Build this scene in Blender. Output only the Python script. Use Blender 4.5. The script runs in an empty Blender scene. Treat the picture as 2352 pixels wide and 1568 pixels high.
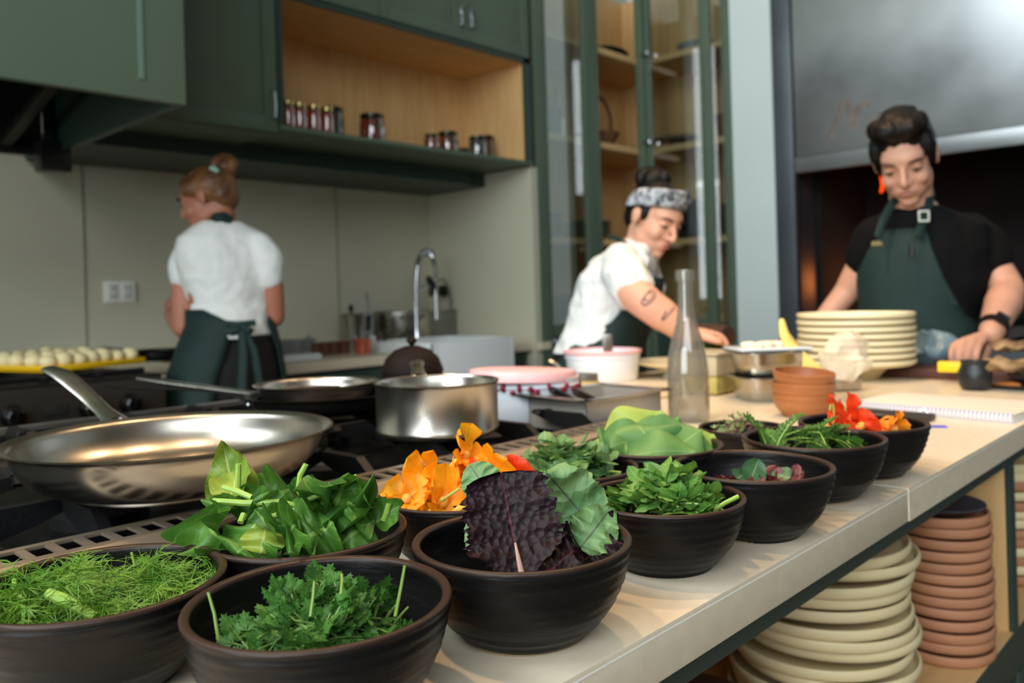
import bpy, bmesh, math, random
from math import sin, cos, pi, radians
from mathutils import Vector as V, Matrix, Quaternion, noise
random.seed(7)
S = bpy.context.scene
COL = S.collection

# ------------------------------------------------------------------ camera
FPX = 18.0 / 22.3 * 2352
YAW, ROLL, SHIFT = radians(46.66), radians(-1.68), -103.4
CZ = 1.13
R0 = V((cos(YAW), -sin(YAW), 0)); U0 = V((0, 0, 1)); FW = V((sin(YAW), cos(YAW), 0))
RT = R0 * cos(ROLL) + U0 * sin(ROLL); UP = -R0 * sin(ROLL) + U0 * cos(ROLL)
CAM = V((0, 0, CZ))
cam_data = bpy.data.cameras.new('camera')
cam = bpy.data.objects.new('camera', cam_data); COL.objects.link(cam)
cam_data.sensor_width = 22.3; cam_data.sensor_fit = 'HORIZONTAL'; cam_data.lens = 18.0
cam_data.shift_y = SHIFT / 2352
cam_data.clip_start = 0.02
m = Matrix.Identity(4)
for i in range(3):
    m[i][0] = RT[i]; m[i][1] = UP[i]; m[i][2] = -FW[i]; m[i][3] = CAM[i]
cam.matrix_world = m
cam_data.dof.use_dof = True; cam_data.dof.focus_distance = 0.57; cam_data.dof.aperture_fstop = 4.5
S.camera = cam

def ray(x, y): return FW + RT * ((x - 1176) / FPX) - UP * ((y - 784 - SHIFT) / FPX)
def P(x, y, d): return CAM + ray(x, y) * d
def onz(x, y, z=0.9): d = ray(x, y); return CAM + d * ((z - CZ) / d.z)
def ony(x, y, Y): d = ray(x, y); return CAM + d * (Y / d.y)
def onx(x, y, X): d = ray(x, y); return CAM + d * (X / d.x)

# ------------------------------------------------------------------ world and lights
def srgb(r, g, b):
    f = lambda c: (c / 255 / 12.92) if c / 255 <= 0.04045 else ((c / 255 + 0.055) / 1.055) ** 2.4
    return (f(r), f(g), f(b), 1)
W = bpy.data.worlds.new('room_light'); S.world = W; W.use_nodes = True
bg = W.node_tree.nodes['Background']; bg.inputs[0].default_value = (0.80, 0.84, 0.86, 1); bg.inputs[1].default_value = 0.0
def area(name, loc, target, sx, sy, power, color, spread=180):
    l = bpy.data.lights.new(name, 'AREA'); l.shape = 'RECTANGLE'; l.size = sx; l.size_y = sy; l.energy = power; l.color = color[:3]
    l.spread = radians(spread)
    o = bpy.data.objects.new(name, l); COL.objects.link(o); o.location = loc
    o.rotation_euler = (V(target) - V(loc)).to_track_quat('-Z', 'Y').to_euler(); return o
area('window_daylight', (-2.2, -1.8, 3.9), (3.4, 1.2, 0.9), 4.5, 2.6, 222, (0.90, 0.97, 1.0))
area('clerestory_daylight', (-1.8, 1.7, 3.9), (4.0, 1.2, 1.7), 2.6, 1.5, 120, (0.88, 0.97, 1.0))
area('window_daylight_low', (-3.4, -0.2, 1.9), (1.5, 1.2, 1.0), 2.8, 1.8, 130, (0.90, 0.97, 1.0))
def spot(name, loc, power, color, angle=100, size=0.05, target=None):
    l = bpy.data.lights.new(name, 'SPOT'); l.energy = power; l.color = color; l.spot_size = radians(angle); l.spot_blend = 0.6
    l.shadow_soft_size = size
    o = bpy.data.objects.new(name, l); COL.objects.link(o); o.location = loc
    if target: o.rotation_euler = (V(target) - V(loc)).to_track_quat('-Z', 'Y').to_euler()
for i, (x, y) in enumerate(((0.15, 0.95), (0.85, 0.8), (1.55, 0.85), (2.1, 0.9))):
    spot('ceiling_spot', (x, y, 2.75), 46, (1.0, 0.66, 0.36), 95, 0.045)
S.view_settings.view_transform = 'Standard'; S.view_settings.look = 'None'
S.view_settings.exposure = 0.0; S.view_settings.gamma = 1.0; S.view_settings.use_curve_mapping = False
try:
    S.cycles.use_denoising = True
    S.cycles.max_bounces = 8; S.cycles.glossy_bounces = 4; S.cycles.transmission_bounces = 8; S.cycles.transparent_max_bounces = 16
    S.cycles.caustics_reflective = False; S.cycles.caustics_refractive = False
except Exception: pass

# ------------------------------------------------------------------ materials
MATS = {}
def mat(name, rgb, rough=0.5, metal=0.0, spec=0.5, vary=0.0, scale=8.0, rgb2=None, bump=0.0, bscale=None, kind='noise', stretch=(1, 1, 1), trans=0.0, ior=1.45, emit=0.0, coat=0.0, sss=0.0, alpha=1.0, coord='Object', rvary=0.0):
    if name in MATS: return MATS[name]
    M = bpy.data.materials.new(name); M.use_nodes = True; nt = M.node_tree; N = nt.nodes; L = nt.links
    b = N['Principled BSDF']; c = srgb(*rgb)
    b.inputs['Base Color'].default_value = c; b.inputs['Roughness'].default_value = rough; b.inputs['Metallic'].default_value = metal
    b.inputs['Specular IOR Level'].default_value = spec; b.inputs['IOR'].default_value = ior
    b.inputs['Transmission Weight'].default_value = trans; b.inputs['Coat Weight'].default_value = coat
    b.inputs['Alpha'].default_value = alpha
    if sss: b.inputs['Subsurface Weight'].default_value = sss; b.inputs['Subsurface Radius'].default_value = (0.02, 0.008, 0.004)
    if emit: b.inputs['Emission Color'].default_value = c; b.inputs['Emission Strength'].default_value = emit
    tc = N.new('ShaderNodeTexCoord'); mp = N.new('ShaderNodeMapping'); mp.inputs['Scale'].default_value = stretch
    L.new(tc.outputs[coord], mp.inputs[0])
    def tex(sc):
        if kind == 'voronoi':
            t = N.new('ShaderNodeTexVoronoi'); t.inputs['Scale'].default_value = sc; o = t.outputs['Distance']
        elif kind == 'wave':
            t = N.new('ShaderNodeTexWave'); t.inputs['Scale'].default_value = sc; t.inputs['Distortion'].default_value = 1.5; t.bands_direction = 'Z'; t.inputs['Detail'].default_value = 2; o = t.outputs['Fac']
        else:
            t = N.new('ShaderNodeTexNoise'); t.inputs['Scale'].default_value = sc; t.inputs['Detail'].default_value = 4; o = t.outputs['Fac']
        L.new(mp.outputs[0], t.inputs['Vector']); return o
    if vary or rgb2:
        o = tex(scale); r = N.new('ShaderNodeValToRGB')
        c2 = srgb(*rgb2) if rgb2 else tuple(max(0, x * (1 - vary)) for x in c[:3]) + (1,)
        c1 = c if rgb2 else tuple(min(1, x * (1 + vary)) for x in c[:3]) + (1,)
        r.color_ramp.elements[0].position = 0.32; r.color_ramp.elements[1].position = 0.68
        r.color_ramp.elements[0].color = c2; r.color_ramp.elements[1].color = c1
        L.new(o, r.inputs[0]); L.new(r.outputs[0], b.inputs['Base Color'])
    if rvary:
        t = N.new('ShaderNodeTexNoise'); t.inputs['Scale'].default_value = scale; t.inputs['Detail'].default_value = 3
        mr = N.new('ShaderNodeMapRange'); mr.inputs[3].default_value = max(0.02, rough - rvary); mr.inputs[4].default_value = min(1, rough + rvary)
        L.new(mp.outputs[0], t.inputs['Vector']); L.new(t.outputs['Fac'], mr.inputs[0]); L.new(mr.outputs[0], b.inputs['Roughness'])
    if bump:
        bp = N.new('ShaderNodeBump'); bp.inputs['Strength'].default_value = bump; bp.inputs['Distance'].default_value = 0.004
        L.new(tex(bscale or scale), bp.inputs['Height']); L.new(bp.outputs[0], b.inputs['Normal'])
    MATS[name] = M; return M

def leaf_mat(name, rgb, rgb2, vein, rough=0.42, veinw=0.035, nside=5.0, bumpk='noise', bump=0.3, bscale=120, back=None, trans=0.25, mott=18.0, sidew=0.06, spec=0.45):
    """leaf surface: uv.x across (-1..1 -> 0..1), uv.y from base to tip"""
    if name in MATS: return MATS[name]
    M = bpy.data.materials.new(name); M.use_nodes = True; nt = M.node_tree; N = nt.nodes; L = nt.links
    b = N['Principled BSDF']; b.inputs['Roughness'].default_value = rough; b.inputs['Specular IOR Level'].default_value = spec
    uv = N.new('ShaderNodeUVMap'); sep = N.new('ShaderNodeSeparateXYZ'); L.new(uv.outputs[0], sep.inputs[0])
    def mth(op, a, c=None, clamp=False):
        n = N.new('ShaderNodeMath'); n.operation = op; n.use_clamp = clamp
        for i, x in enumerate((a, c)):
            if x is None: continue
            if isinstance(x, (int, float)): n.inputs[i].default_value = x
            else: L.new(x, n.inputs[i])
        return n.outputs[0]
    ax = mth('ABSOLUTE', mth('SUBTRACT', sep.outputs[0], 0.5))
    mid = mth('LESS_THAN', ax, veinw)
    ph = mth('FRACT', mth('SUBTRACT', mth('MULTIPLY', sep.outputs[1], nside), mth('MULTIPLY', ax, nside * 0.55)))
    side = mth('MULTIPLY', mth('LESS_THAN', ph, sidew), 0.55)
    fac = mth('MAXIMUM', mid, side)
    tc = N.new('ShaderNodeTexCoord'); ns = N.new('ShaderNodeTexNoise'); ns.inputs['Scale'].default_value = mott; ns.inputs['Detail'].default_value = 3
    L.new(tc.outputs['Object'], ns.inputs['Vector'])
    rp = N.new('ShaderNodeValToRGB'); rp.color_ramp.elements[0].position = 0.35; rp.color_ramp.elements[1].position = 0.65
    rp.color_ramp.elements[0].color = srgb(*rgb2); rp.color_ramp.elements[1].color = srgb(*rgb); L.new(ns.outputs['Fac'], rp.inputs[0])
    mx = N.new('ShaderNodeMix'); mx.data_type = 'RGBA'; L.new(fac, mx.inputs[0]); L.new(rp.outputs[0], mx.inputs[6]); mx.inputs[7].default_value = srgb(*vein)
    out = mx.outputs[2]
    L.new(out, b.inputs['Base Color'])
    if bump:
        t = N.new('ShaderNodeTexVoronoi' if bumpk == 'voronoi' else 'ShaderNodeTexNoise'); t.inputs['Scale'].default_value = bscale
        L.new(tc.outputs['Object'], t.inputs['Vector'])
        hh = mth('SUBTRACT', t.outputs[0], mth('MULTIPLY', fac, 0.6))
        bp = N.new('ShaderNodeBump'); bp.inputs['Strength'].default_value = bump; bp.inputs['Distance'].default_value = 0.003
        L.new(hh, bp.inputs['Height']); L.new(bp.outputs[0], b.inputs['Normal'])
    if trans:
        tr = N.new('ShaderNodeBsdfTranslucent'); L.new(out, tr.inputs[0]); ms = N.new('ShaderNodeMixShader'); ms.inputs[0].default_value = trans
        L.new(b.outputs[0], ms.inputs[1]); L.new(tr.outputs[0], ms.inputs[2]); L.new(ms.outputs[0], N['Material Output'].inputs[0])
    MATS[name] = M; return M

# ------------------------------------------------------------------ mesh builder
class MB:
    def __init__(s): s.v = []; s.f = []; s.uv = {}; s.has_uv = False
    def add(s, vs, fs, uvs=None):
        o = len(s.v); s.v += [V(p) for p in vs]
        if uvs:
            s.has_uv = True
            for i, u in enumerate(uvs): s.uv[o + i] = u
        s.f += [tuple(i + o for i in f) for f in fs]; return s
    def box(s, c, size, bevel=0.0, rot=None, seg=2):
        bm = bmesh.new(); bmesh.ops.create_cube(bm, size=1)
        for v in bm.verts: v.co = V((v.co.x * size[0], v.co.y * size[1], v.co.z * size[2]))
        if bevel: bmesh.ops.bevel(bm, geom=bm.edges[:], offset=min(bevel, min(size) * 0.45), segments=seg, affect='EDGES', profile=0.6)
        bm.verts.index_update(); R = rot or Matrix.Identity(3)
        s.add([R @ v.co + V(c) for v in bm.verts], [[v.index for v in f.verts] for f in bm.faces]); bm.free(); return s
    def bb(s, x0, x1, y0, y1, z0, z1, bevel=0.0):
        return s.box(((x0 + x1) / 2, (y0 + y1) / 2, (z0 + z1) / 2), (abs(x1 - x0), abs(y1 - y0), abs(z1 - z0)), bevel)
    def lathe(s, prof, seg=48, c=(0, 0, 0), rot=None, ov=(1, 1), wob=0.0, closed=False):
        R = rot or Matrix.Identity(3); vs = []; n = len(prof)
        for i in range(seg):
            a = 2 * pi * i / seg; k = 1 + wob * sin(2 * a + 0.7) + wob * 0.5 * sin(3 * a)
            for r, z in prof: vs.append(R @ V((max(r, 1e-5) * cos(a) * ov[0] * k, max(r, 1e-5) * sin(a) * ov[1] * k, z)) + V(c))
        fs = []
        for i in range(seg):
            j = (i + 1) % seg
            for k in range(n - 1): fs.append((i * n + k, j * n + k, j * n + k + 1, i * n + k + 1))
            if closed: fs.append((i * n + n - 1, j * n + n - 1, j * n, i * n))
        return s.add(vs, fs)
    def tube(s, pts, r, seg=8, flat=1.0, up=None, caps=True):
        pts = [V(p) for p in pts]; n = len(pts); rr = r if isinstance(r, (list, tuple)) else [r] * n
        vs = []; prev = None
        for i, p in enumerate(pts):
            t = (pts[min(i + 1, n - 1)] - pts[max(i - 1, 0)]).normalized()
            if prev is None:
                a = V(up) if up else (V((0, 0, 1)) if abs(t.z) < 0.9 else V((1, 0, 0)))
                x = t.cross(a).normalized()
            else: x = (prev - t * prev.dot(t)).normalized()
            prev = x; y = x.cross(t)
            for k in range(seg):
                a = 2 * pi * k / seg; vs.append(p + x * cos(a) * rr[i] + y * sin(a) * rr[i] * flat)
        fs = [(i * seg + k, i * seg + (k + 1) % seg, (i + 1) * seg + (k + 1) % seg, (i + 1) * seg + k) for i in range(n - 1) for k in range(seg)]
        if caps: fs += [tuple(range(seg))[::-1], tuple((n - 1) * seg + k for k in range(seg))]
        return s.add(vs, fs)
    def ell(s, c, ax, seg=20, rings=12):
        """ellipsoid with three axis vectors"""
        A, B, C_ = [V(a) for a in ax]; vs = []; c = V(c)
        for i in range(rings + 1):
            t = pi * i / rings
            for k in range(seg):
                a = 2 * pi * k / seg; vs.append(c + A * sin(t) * cos(a) + B * sin(t) * sin(a) + C_ * cos(t))
        fs = [(i * seg + k, (i + 1) * seg + k, (i + 1) * seg + (k + 1) % seg, i * seg + (k + 1) % seg) for i in range(rings) for k in range(seg)]
        return s.add(vs, fs)
    def sph(s, c, r, seg=16, rings=10): return s.ell(c, ((r, 0, 0), (0, r, 0), (0, 0, r)), seg, rings)
    def limb(s, pts, rad, seg=14, sub=4):
        """smooth tapered limb with rounded ends"""
        pts = [V(p) for p in pts]; n = len(pts); P2 = []; R2 = []
        for i in range(n - 1):
            p0 = pts[max(i - 1, 0)]; p1 = pts[i]; p2 = pts[i + 1]; p3 = pts[min(i + 2, n - 1)]
            for k in range(sub):
                t = k / sub
                P2.append(0.5 * ((2 * p1) + (p2 - p0) * t + (2 * p0 - 5 * p1 + 4 * p2 - p3) * t * t + (3 * p1 - p0 - 3 * p2 + p3) * t ** 3))
                R2.append(rad[i] * (1 - t) + rad[i + 1] * t)
        P2.append(pts[-1]); R2.append(rad[-1])
        s.tube(P2, R2, seg); s.sph(pts[0], rad[0] * 0.99, 14, 8); s.sph(pts[-1], rad[-1] * 0.99, 14, 8); return s
    def loft(s, secs, seg=28, a0=0.0, a1=2 * pi, caps=True, off=0.0):
        """secs: (center, right, fwd, a, b, [exponent]); angle 0 = fwd"""
        full = abs(a1 - a0 - 2 * pi) < 1e-6; vs = []; m_ = seg if full else seg + 1
        for sec in secs:
            c, r, f, a, b = sec[:5]; e = sec[5] if len(sec) > 5 else 2.3
            lo, hi = (a0, a1) if len(sec) < 8 else (sec[6], sec[7])
            for k in range(m_):
                t = lo + (hi - lo) * k / seg; ct, st = cos(t), sin(t)
                q = (abs(ct) ** e + abs(st) ** e) ** (-1 / e)
                vs.append(V(c) + V(r) * (a + off) * st * q + V(f) * (b + off) * ct * q)
        fs = []
        for i in range(len(secs) - 1):
            for k in range(seg):
                k2 = (k + 1) % m_ if full else k + 1
                fs.append((i * m_ + k, i * m_ + k2, (i + 1) * m_ + k2, (i + 1) * m_ + k))
        if caps and full: fs += [tuple(range(m_))[::-1], tuple((len(secs) - 1) * m_ + k for k in range(m_))]
        return s.add(vs, fs)
    def prism(s, poly, z0, z1, c=(0, 0, 0), rot=None):
        R = rot or Matrix.Identity(3); n = len(poly)
        vs = [R @ V((x, y, z0)) + V(c) for x, y in poly] + [R @ V((x, y, z1)) + V(c) for x, y in poly]
        return s.add(vs, [tuple(range(n))[::-1], tuple(range(n, 2 * n))] + [(i, (i + 1) % n, n + (i + 1) % n, n + i) for i in range(n)])
    def leaf(s, base, tip, nrm, width, nu=10, nv=6, shape='oval', cup=0.15, curl=0.1, wave=0.0, serr=0.0, fold=0.0, seed=0, nw=3.0, twist=0.0):
        base, tip, nrm = V(base), V(tip), V(nrm); ax = tip - base; Ln = ax.length; ax.normalize()
        nrm = (nrm - ax * nrm.dot(ax)).normalized(); sd = ax.cross(nrm); vs = []; uvs = []
        rnd = random.Random(seed); ph = rnd.random() * 6.28; ph2 = rnd.random() * 6.28
        for i in range(nu + 1):
            u = i / nu
            if shape == 'oval': w = sin(pi * min(1, u ** 0.8)) ** 0.58
            elif shape == 'round': w = max(0, 1 - (2 * u - 1) ** 2) ** 0.5
            elif shape == 'spear': w = (sin(pi * u ** 0.55)) ** 0.9
            elif shape == 'fan': w = (0.18 + 0.82 * min(1, u * 1.25) ** 1.1) * (1 if u < 0.78 else max(0.0, 1 - ((u - 0.78) / 0.22) ** 2.2) ** 0.5)
            elif shape == 'must': w = (0.30 + 2.6 * u if u < 0.27 else 1.0 - 0.22 * (u - 0.27)) * (1 if u < 0.86 else max(0, 1 - ((u - 0.86) / 0.14) ** 2) ** 0.5)
            elif shape == 'broad': w = (min(1, 0.25 + u * 1.9) if u < 0.4 else 1.0) * (1 if u < 0.6 else max(0, 1 - ((u - 0.6) / 0.4) ** 2.4) ** 0.5)
            else: w = sin(pi * u)
            w = max(w, 0.02) * width / 2
            je = [(1 + serr * (rnd.random() - 0.5) * 1.6) if serr else 1, (1 + serr * (rnd.random() - 0.5) * 1.6) if serr else 1]
            for j in range(nv + 1):
                vv = -1 + 2 * j / nv
                h = cup * width * (vv * vv) + curl * Ln * (u * u) * 1.0 + fold * abs(vv) * w
                h += wave * width * abs(vv) ** 1.5 * sin(nw * 2 * pi * u + ph + (1.8 if vv > 0 else 0)) + wave * 0.5 * width * sin(2.2 * pi * u + ph2 + vv * 2)
                e = serr * 0.35 * Ln * (rnd.random() - 0.5) / 3 if (serr and abs(vv) > 0.99) else 0
                w2 = w * (1 + (je[vv > 0] - 1) * abs(vv) ** 6)
                q = base + ax * (u * Ln + e) + sd * (vv * w2) + nrm * h
                vs.append(q); uvs.append((j / nv, u))
        fs = [(i * (nv + 1) + j, i * (nv + 1) + j + 1, (i + 1) * (nv + 1) + j + 1, (i + 1) * (nv + 1) + j) for i in range(nu) for j in range(nv)]
        return s.add(vs, fs, uvs)
    def mesh(s, name, off=None, smooth=True, ang=40):
        me = bpy.data.meshes.new(name); o = off or V((0, 0, 0))
        me.from_pydata([tuple(p - o) for p in s.v], [], s.f)
        if s.has_uv:
            l = me.uv_layers.new(name='UVMap')
            for lp in me.loops: l.data[lp.index].uv = s.uv.get(lp.vertex_index, (0, 0))
        me.update()
        if smooth:
            me.polygons.foreach_set('use_smooth', [True] * len(me.polygons))
            try: me.set_sharp_from_angle(angle=radians(ang))
            except Exception: pass
        return me

def tag(o, label=None, cat=None, group=None, kind=None):
    if label: o['label'] = label
    if cat: o['category'] = cat
    if group: o['group'] = group
    if kind: o['kind'] = kind
    return o
def thing(name, loc, label, cat, group=None, rotz=0.0):
    o = bpy.data.objects.new(name, None); COL.objects.link(o); o.location = loc; o.rotation_euler = (0, 0, rotz); o.empty_display_size = 0.02
    return tag(o, label, cat, group)
def rootloc(o):
    p = V(o.location); q = o.parent
    while q: p = p + V(q.location); q = q.parent
    return p
def part(name, mb, mt, parent, local=False, smooth=True, ang=40, label=None):
    """mesh part; mb is in world coordinates unless local"""
    off = None if local else rootloc(parent)
    me = mb.mesh(name, off, smooth, ang); me.materials.append(mt)
    o = bpy.data.objects.new(name, me); COL.objects.link(o); o.parent = parent
    if label: o['label'] = label
    return o
def single(name, mb, mt, label, cat, group=None, loc=None, local=False, smooth=True, ang=40, kind=None):
    """a thing that is one mesh; origin at loc"""
    me = mb.mesh(name, None if local else (V(loc) if loc is not None else None), smooth, ang); me.materials.append(mt)
    o = bpy.data.objects.new(name, me); COL.objects.link(o)
    if loc is not None: o.location = loc
    return tag(o, label, cat, group, kind)
def struct(name, mb, mt, smooth=False):
    me = mb.mesh(name, None, smooth); me.materials.append(mt)
    o = bpy.data.objects.new(name, me); COL.objects.link(o); o['kind'] = 'structure'; return o
def spart(name, mb, mt, parent): 
    me = mb.mesh(name, None, True); me.materials.append(mt); o = bpy.data.objects.new(name, me); COL.objects.link(o); o.parent = parent; return o
def dup(o, loc=None, rot=None, scale=None, label=None, group=None):
    def cp(a, par):
        c = a.copy(); COL.objects.link(c); c.parent = par
        for ch in a.children: cp(ch, c)
        return c
    c = cp(o, None)
    if loc is not None: c.location = loc
    if rot is not None: c.rotation_euler = rot
    if scale is not None: c.scale = (scale,) * 3 if isinstance(scale, (int, float)) else scale
    if label: c['label'] = label
    if group: c['group'] = group
    return c
def rz(a): return Matrix.Rotation(a, 3, 'Z')
def arc(p0, p1, sag, n=10, up=(0, 0, 1)):
    p0, p1, u = V(p0), V(p1), V(up); return [p0.lerp(p1, i / n) + u * (sag * 4 * (i / n) * (1 - i / n)) for i in range(n + 1)]
ORD = 'first second third fourth fifth sixth seventh eighth ninth tenth eleventh twelfth thirteenth fourteenth fifteenth'.split()

# common materials
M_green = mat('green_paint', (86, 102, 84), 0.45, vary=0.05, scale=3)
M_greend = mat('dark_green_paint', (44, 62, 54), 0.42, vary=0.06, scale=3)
M_wood = mat('pale_maple', (222, 184, 128), 0.5, rgb2=(206, 164, 108), scale=5, stretch=(9, 9, 0.7))
M_woodh = mat('pale_maple_shelf', (222, 184, 128), 0.5, rgb2=(208, 166, 112), scale=5, stretch=(0.7, 9, 9))
M_wall = mat('cream_wall_panel', (196, 193, 170), 0.55, vary=0.03, scale=2)
M_wallw = mat('white_wall_paint', (214, 226, 222), 0.6, vary=0.02, scale=2)
M_stone = mat('pale_quartz', (228, 214, 190), 0.32, rgb2=(220, 205, 180), scale=60, spec=0.5)
M_steel = mat('brushed_steel', (186, 182, 174), 0.27, 1.0, vary=0.10, scale=14, rvary=0.08)
M_steeld = mat('dull_steel', (150, 150, 150), 0.42, 1.0, vary=0.15, scale=6, rvary=0.1)
M_chrome = mat('chrome', (215, 218, 222), 0.12, 1.0)
M_iron = mat('black_cast_iron', (11, 11, 13), 0.55, 0.0, spec=.35, bump=0.15, bscale=160)
M_black = mat('soot_black', (8, 8, 8), 0.7)
M_blackp = mat('black_plastic', (18, 18, 19), 0.35)
def glassm(name, rgb=(255, 255, 255), rough=0.02, a=0.12, tint=(235, 240, 240)):
    """thin glass: mostly clear with a mirror sheen"""
    if name in MATS: return MATS[name]
    M = bpy.data.materials.new(name); M.use_nodes = True; nt = M.node_tree; N = nt.nodes; L = nt.links; N.remove(N['Principled BSDF'])
    t = N.new('ShaderNodeBsdfTransparent'); t.inputs[0].default_value = srgb(*tint); g = N.new('ShaderNodeBsdfGlossy'); g.inputs['Roughness'].default_value = rough
    g.inputs[0].default_value = srgb(*rgb)
    lw = N.new('ShaderNodeLayerWeight'); lw.inputs[0].default_value = 0.35; mr = N.new('ShaderNodeMapRange'); mr.inputs[3].default_value = a; mr.inputs[4].default_value = min(1, a + 0.45)
    L.new(lw.outputs['Facing'], mr.inputs[0]); ms = N.new('ShaderNodeMixShader'); L.new(mr.outputs[0], ms.inputs[0]); L.new(t.outputs[0], ms.inputs[1]); L.new(g.outputs[0], ms.inputs[2])
    L.new(ms.outputs[0], N['Material Output'].inputs[0]); MATS[name] = M; return M
M_pane = glassm('cabinet_glass', a=0.06)
M_jarg = glassm('jar_glass', a=0.08)

# ================================================================== the setting
M_floor = mat('floor_concrete', (120, 112, 100), 0.6, vary=0.08, scale=3)
struct('floor', MB().bb(-4.3, 5.2, -4.3, 3.6, -0.05, 0), M_floor)
wb = struct('wall_back', MB().bb(-4.3, 5.2, 3.48, 3.6, 0, 4.6), M_wall)
M_room = mat('room_plaster', (118, 116, 110), 0.8)
struct('wall_left', MB().bb(-4.3, -4.2, -4.2, 3.48, 0, 4.6), M_room)
struct('wall_front', MB().bb(-4.2, 5.2, -4.3, -4.2, 0, 4.6), M_room)
struct('ceiling', MB().bb(-4.3, 5.2, -4.3, 3.6, 4.6, 4.7), M_room)
struct('wall_right', MB().bb(5.0, 5.2, -4.2, 3.48, 0, 4.6), M_wallw)
# alcove return wall beside the sink, its face towards the range
struct('wall_return', MB().bb(3.03, 3.075, 2.705, 3.48, 0, 1.765), M_wall)
struct('wall_pillar', MB().bb(4.036, 4.30, 1.925, 2.155, 0, 4.6), M_wallw)
for i, x in enumerate((1.222, 2.42)):
    struct('trim_%d' % (i + 1), MB().bb(x - 0.003, x + 0.003, 3.476, 3.482, 0.95, 1.70), mat('panel_seam', (150, 146, 128), 0.6))

# ---- island: worktops and open-shelf base
IX0, IX1, IY0, IY1 = -0.75, 2.26, 0.32, 1.36
def slab(x0, x1, y0, y1): return MB().bb(x0, x1, y0, y1, 0.8626, 0.9, 0.0025)
w1 = single('worktop', slab(IX0, 0.981, IY0, 0.70), M_stone, 'pale stone worktop slab under the herb bowls in front of the burners', 'worktop', 'pale stone island worktops')
bm_ = MB().add([(0.9835, IY0, .8626), (IX1, IY0, .8626), (IX1, IY1, .8626), (1.15, IY1, .8626), (1.15, 0.70, .8626), (0.9835, 0.70, .8626),
                (0.9835, IY0, .9), (IX1, IY0, .9), (IX1, IY1, .9), (1.15, IY1, .9), (1.15, 0.70, .9), (0.9835, 0.70, .9)],
               [(5, 4, 3, 2, 1, 0), (6, 7, 8, 9, 10, 11)] + [(i, (i + 1) % 6, 6 + (i + 1) % 6, 6 + i) for i in range(6)])
w2 = single('worktop', bm_, M_stone, 'pale stone worktop slab carrying the notebook, plates and white tubs', 'worktop', 'pale stone island worktops', smooth=False)
M_hi = mat('pale_joint_and_highlight', (240, 238, 230), 0.3)  # sealant joint colour, shared by the painted highlight on the front edge
part('joint', MB().bb(0.9805, 0.984, IY0 + 0.0008, 0.70, 0.864, 0.8998), M_hi, w1, label='white sealant joint')

part('edge_highlight', MB().bb(IX0, 0.9805, IY0 - .0003, IY0 + .001, 0.8950, 0.8962), M_hi, w1)  # pale strip painted in as the highlight along the slab's front edge
part('edge_highlight', MB().bb(0.984, IX1, IY0 - .0003, IY0 + .001, 0.8950, 0.8962), M_hi, w2)
isl = thing('kitchen_island', (0.75, 0.75, 0), 'dark green kitchen island base with open maple plate shelves', 'kitchen island')
part('top_rail', MB().bb(IX0, IX1, 0.345, 0.37, 0.828, 0.8624, 0.002), M_greend, isl)
part('shelf', MB().bb(IX0, IX1 - .02, 0.346, 0.72, 0.530, 0.553, 0.001), M_woodh, isl)
part('back_panel', MB().bb(IX0, IX1 - .02, 0.705, 0.72, 0.553, 0.862), M_wood, isl)
part('inner_top', MB().bb(IX0, IX1 - .02, 0.37, 0.705, 0.845, 0.8624), M_woodh, isl)
part('divider', MB().bb(1.544, 1.575, 0.352, 0.705, 0.553, 0.845), M_wood, isl)
part('divider', MB().bb(0.50, 0.53, 0.352, 0.705, 0.553, 0.845), M_wood, isl)
part('divider_edge', MB().bb(1.544, 1.578, 0.3448, 0.352, 0.553, 0.829), M_greend, isl)
part('divider_edge', MB().bb(0.50, 0.534, 0.3448, 0.352, 0.553, 0.829), M_greend, isl)
part('front_rail', MB().bb(IX0, IX1, 0.3448, 0.37, 0.48, 0.551, 0.002), M_greend, isl)
for a, b in ((-0.72, 0.49), (0.50, 1.02), (1.03, 1.545), (1.575, 2.27)):
    d = MB().bb(a, b, 0.3455, 0.362, 0.10, 0.476, 0.002)
    do = part('door', d, M_greend, isl)
    part('panel', MB().bb(a + .06, b - .06, 0.3445, 0.347, 0.16, 0.416), M_green, do)
part('plinth', MB().bb(IX0 + .02, IX1 - .02, 0.40, 0.69, 0, 0.10).bb(1.16, IX1 - .02, 0.69, IY1 - .05, 0, 0.10), M_black, isl)
part('carcass', MB().bb(1.15, IX1 - 0.02, 0.722, IY1 - 0.03, 0.10, 0.8624), M_greend, isl)
part('side_panel', MB().bb(IX1 - 0.02, IX1 - .002, 0.37, IY1 - 0.03, 0.10, 0.8624), M_greend, isl)
part('base_cabinet', MB().bb(IX0, 1.149, 0.385, 0.70, 0.10, 0.50), M_greend, isl)

# ---- stove set in the island
ST = thing('gas_stove', (0.2, 1.15, 0), 'black gas stove top with slotted steel vent rail behind the herb bowls', 'stove')
SX0, SX1 = -0.75, 1.145
M_void = mat('slot_shade', (2, 2, 2), 1.0, spec=0)  # near-black colour stands in for the shade inside the vent slots
M_bullnose = mat('warm_steel', (176, 158, 138), 0.36, 0.75, vary=0.1, scale=5)
part('body', MB().bb(SX0, SX1, 0.755, 1.62, 0.0, 0.86), mat('stove_enamel', (10, 10, 11), 0.4), ST)
part('burner_well', MB().bb(SX0 + .01, SX1 - .01, 0.835, 1.60, 0.86, 0.885), mat('stove_enamel2', (7, 7, 8), 0.4, spec=.3), ST)
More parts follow.
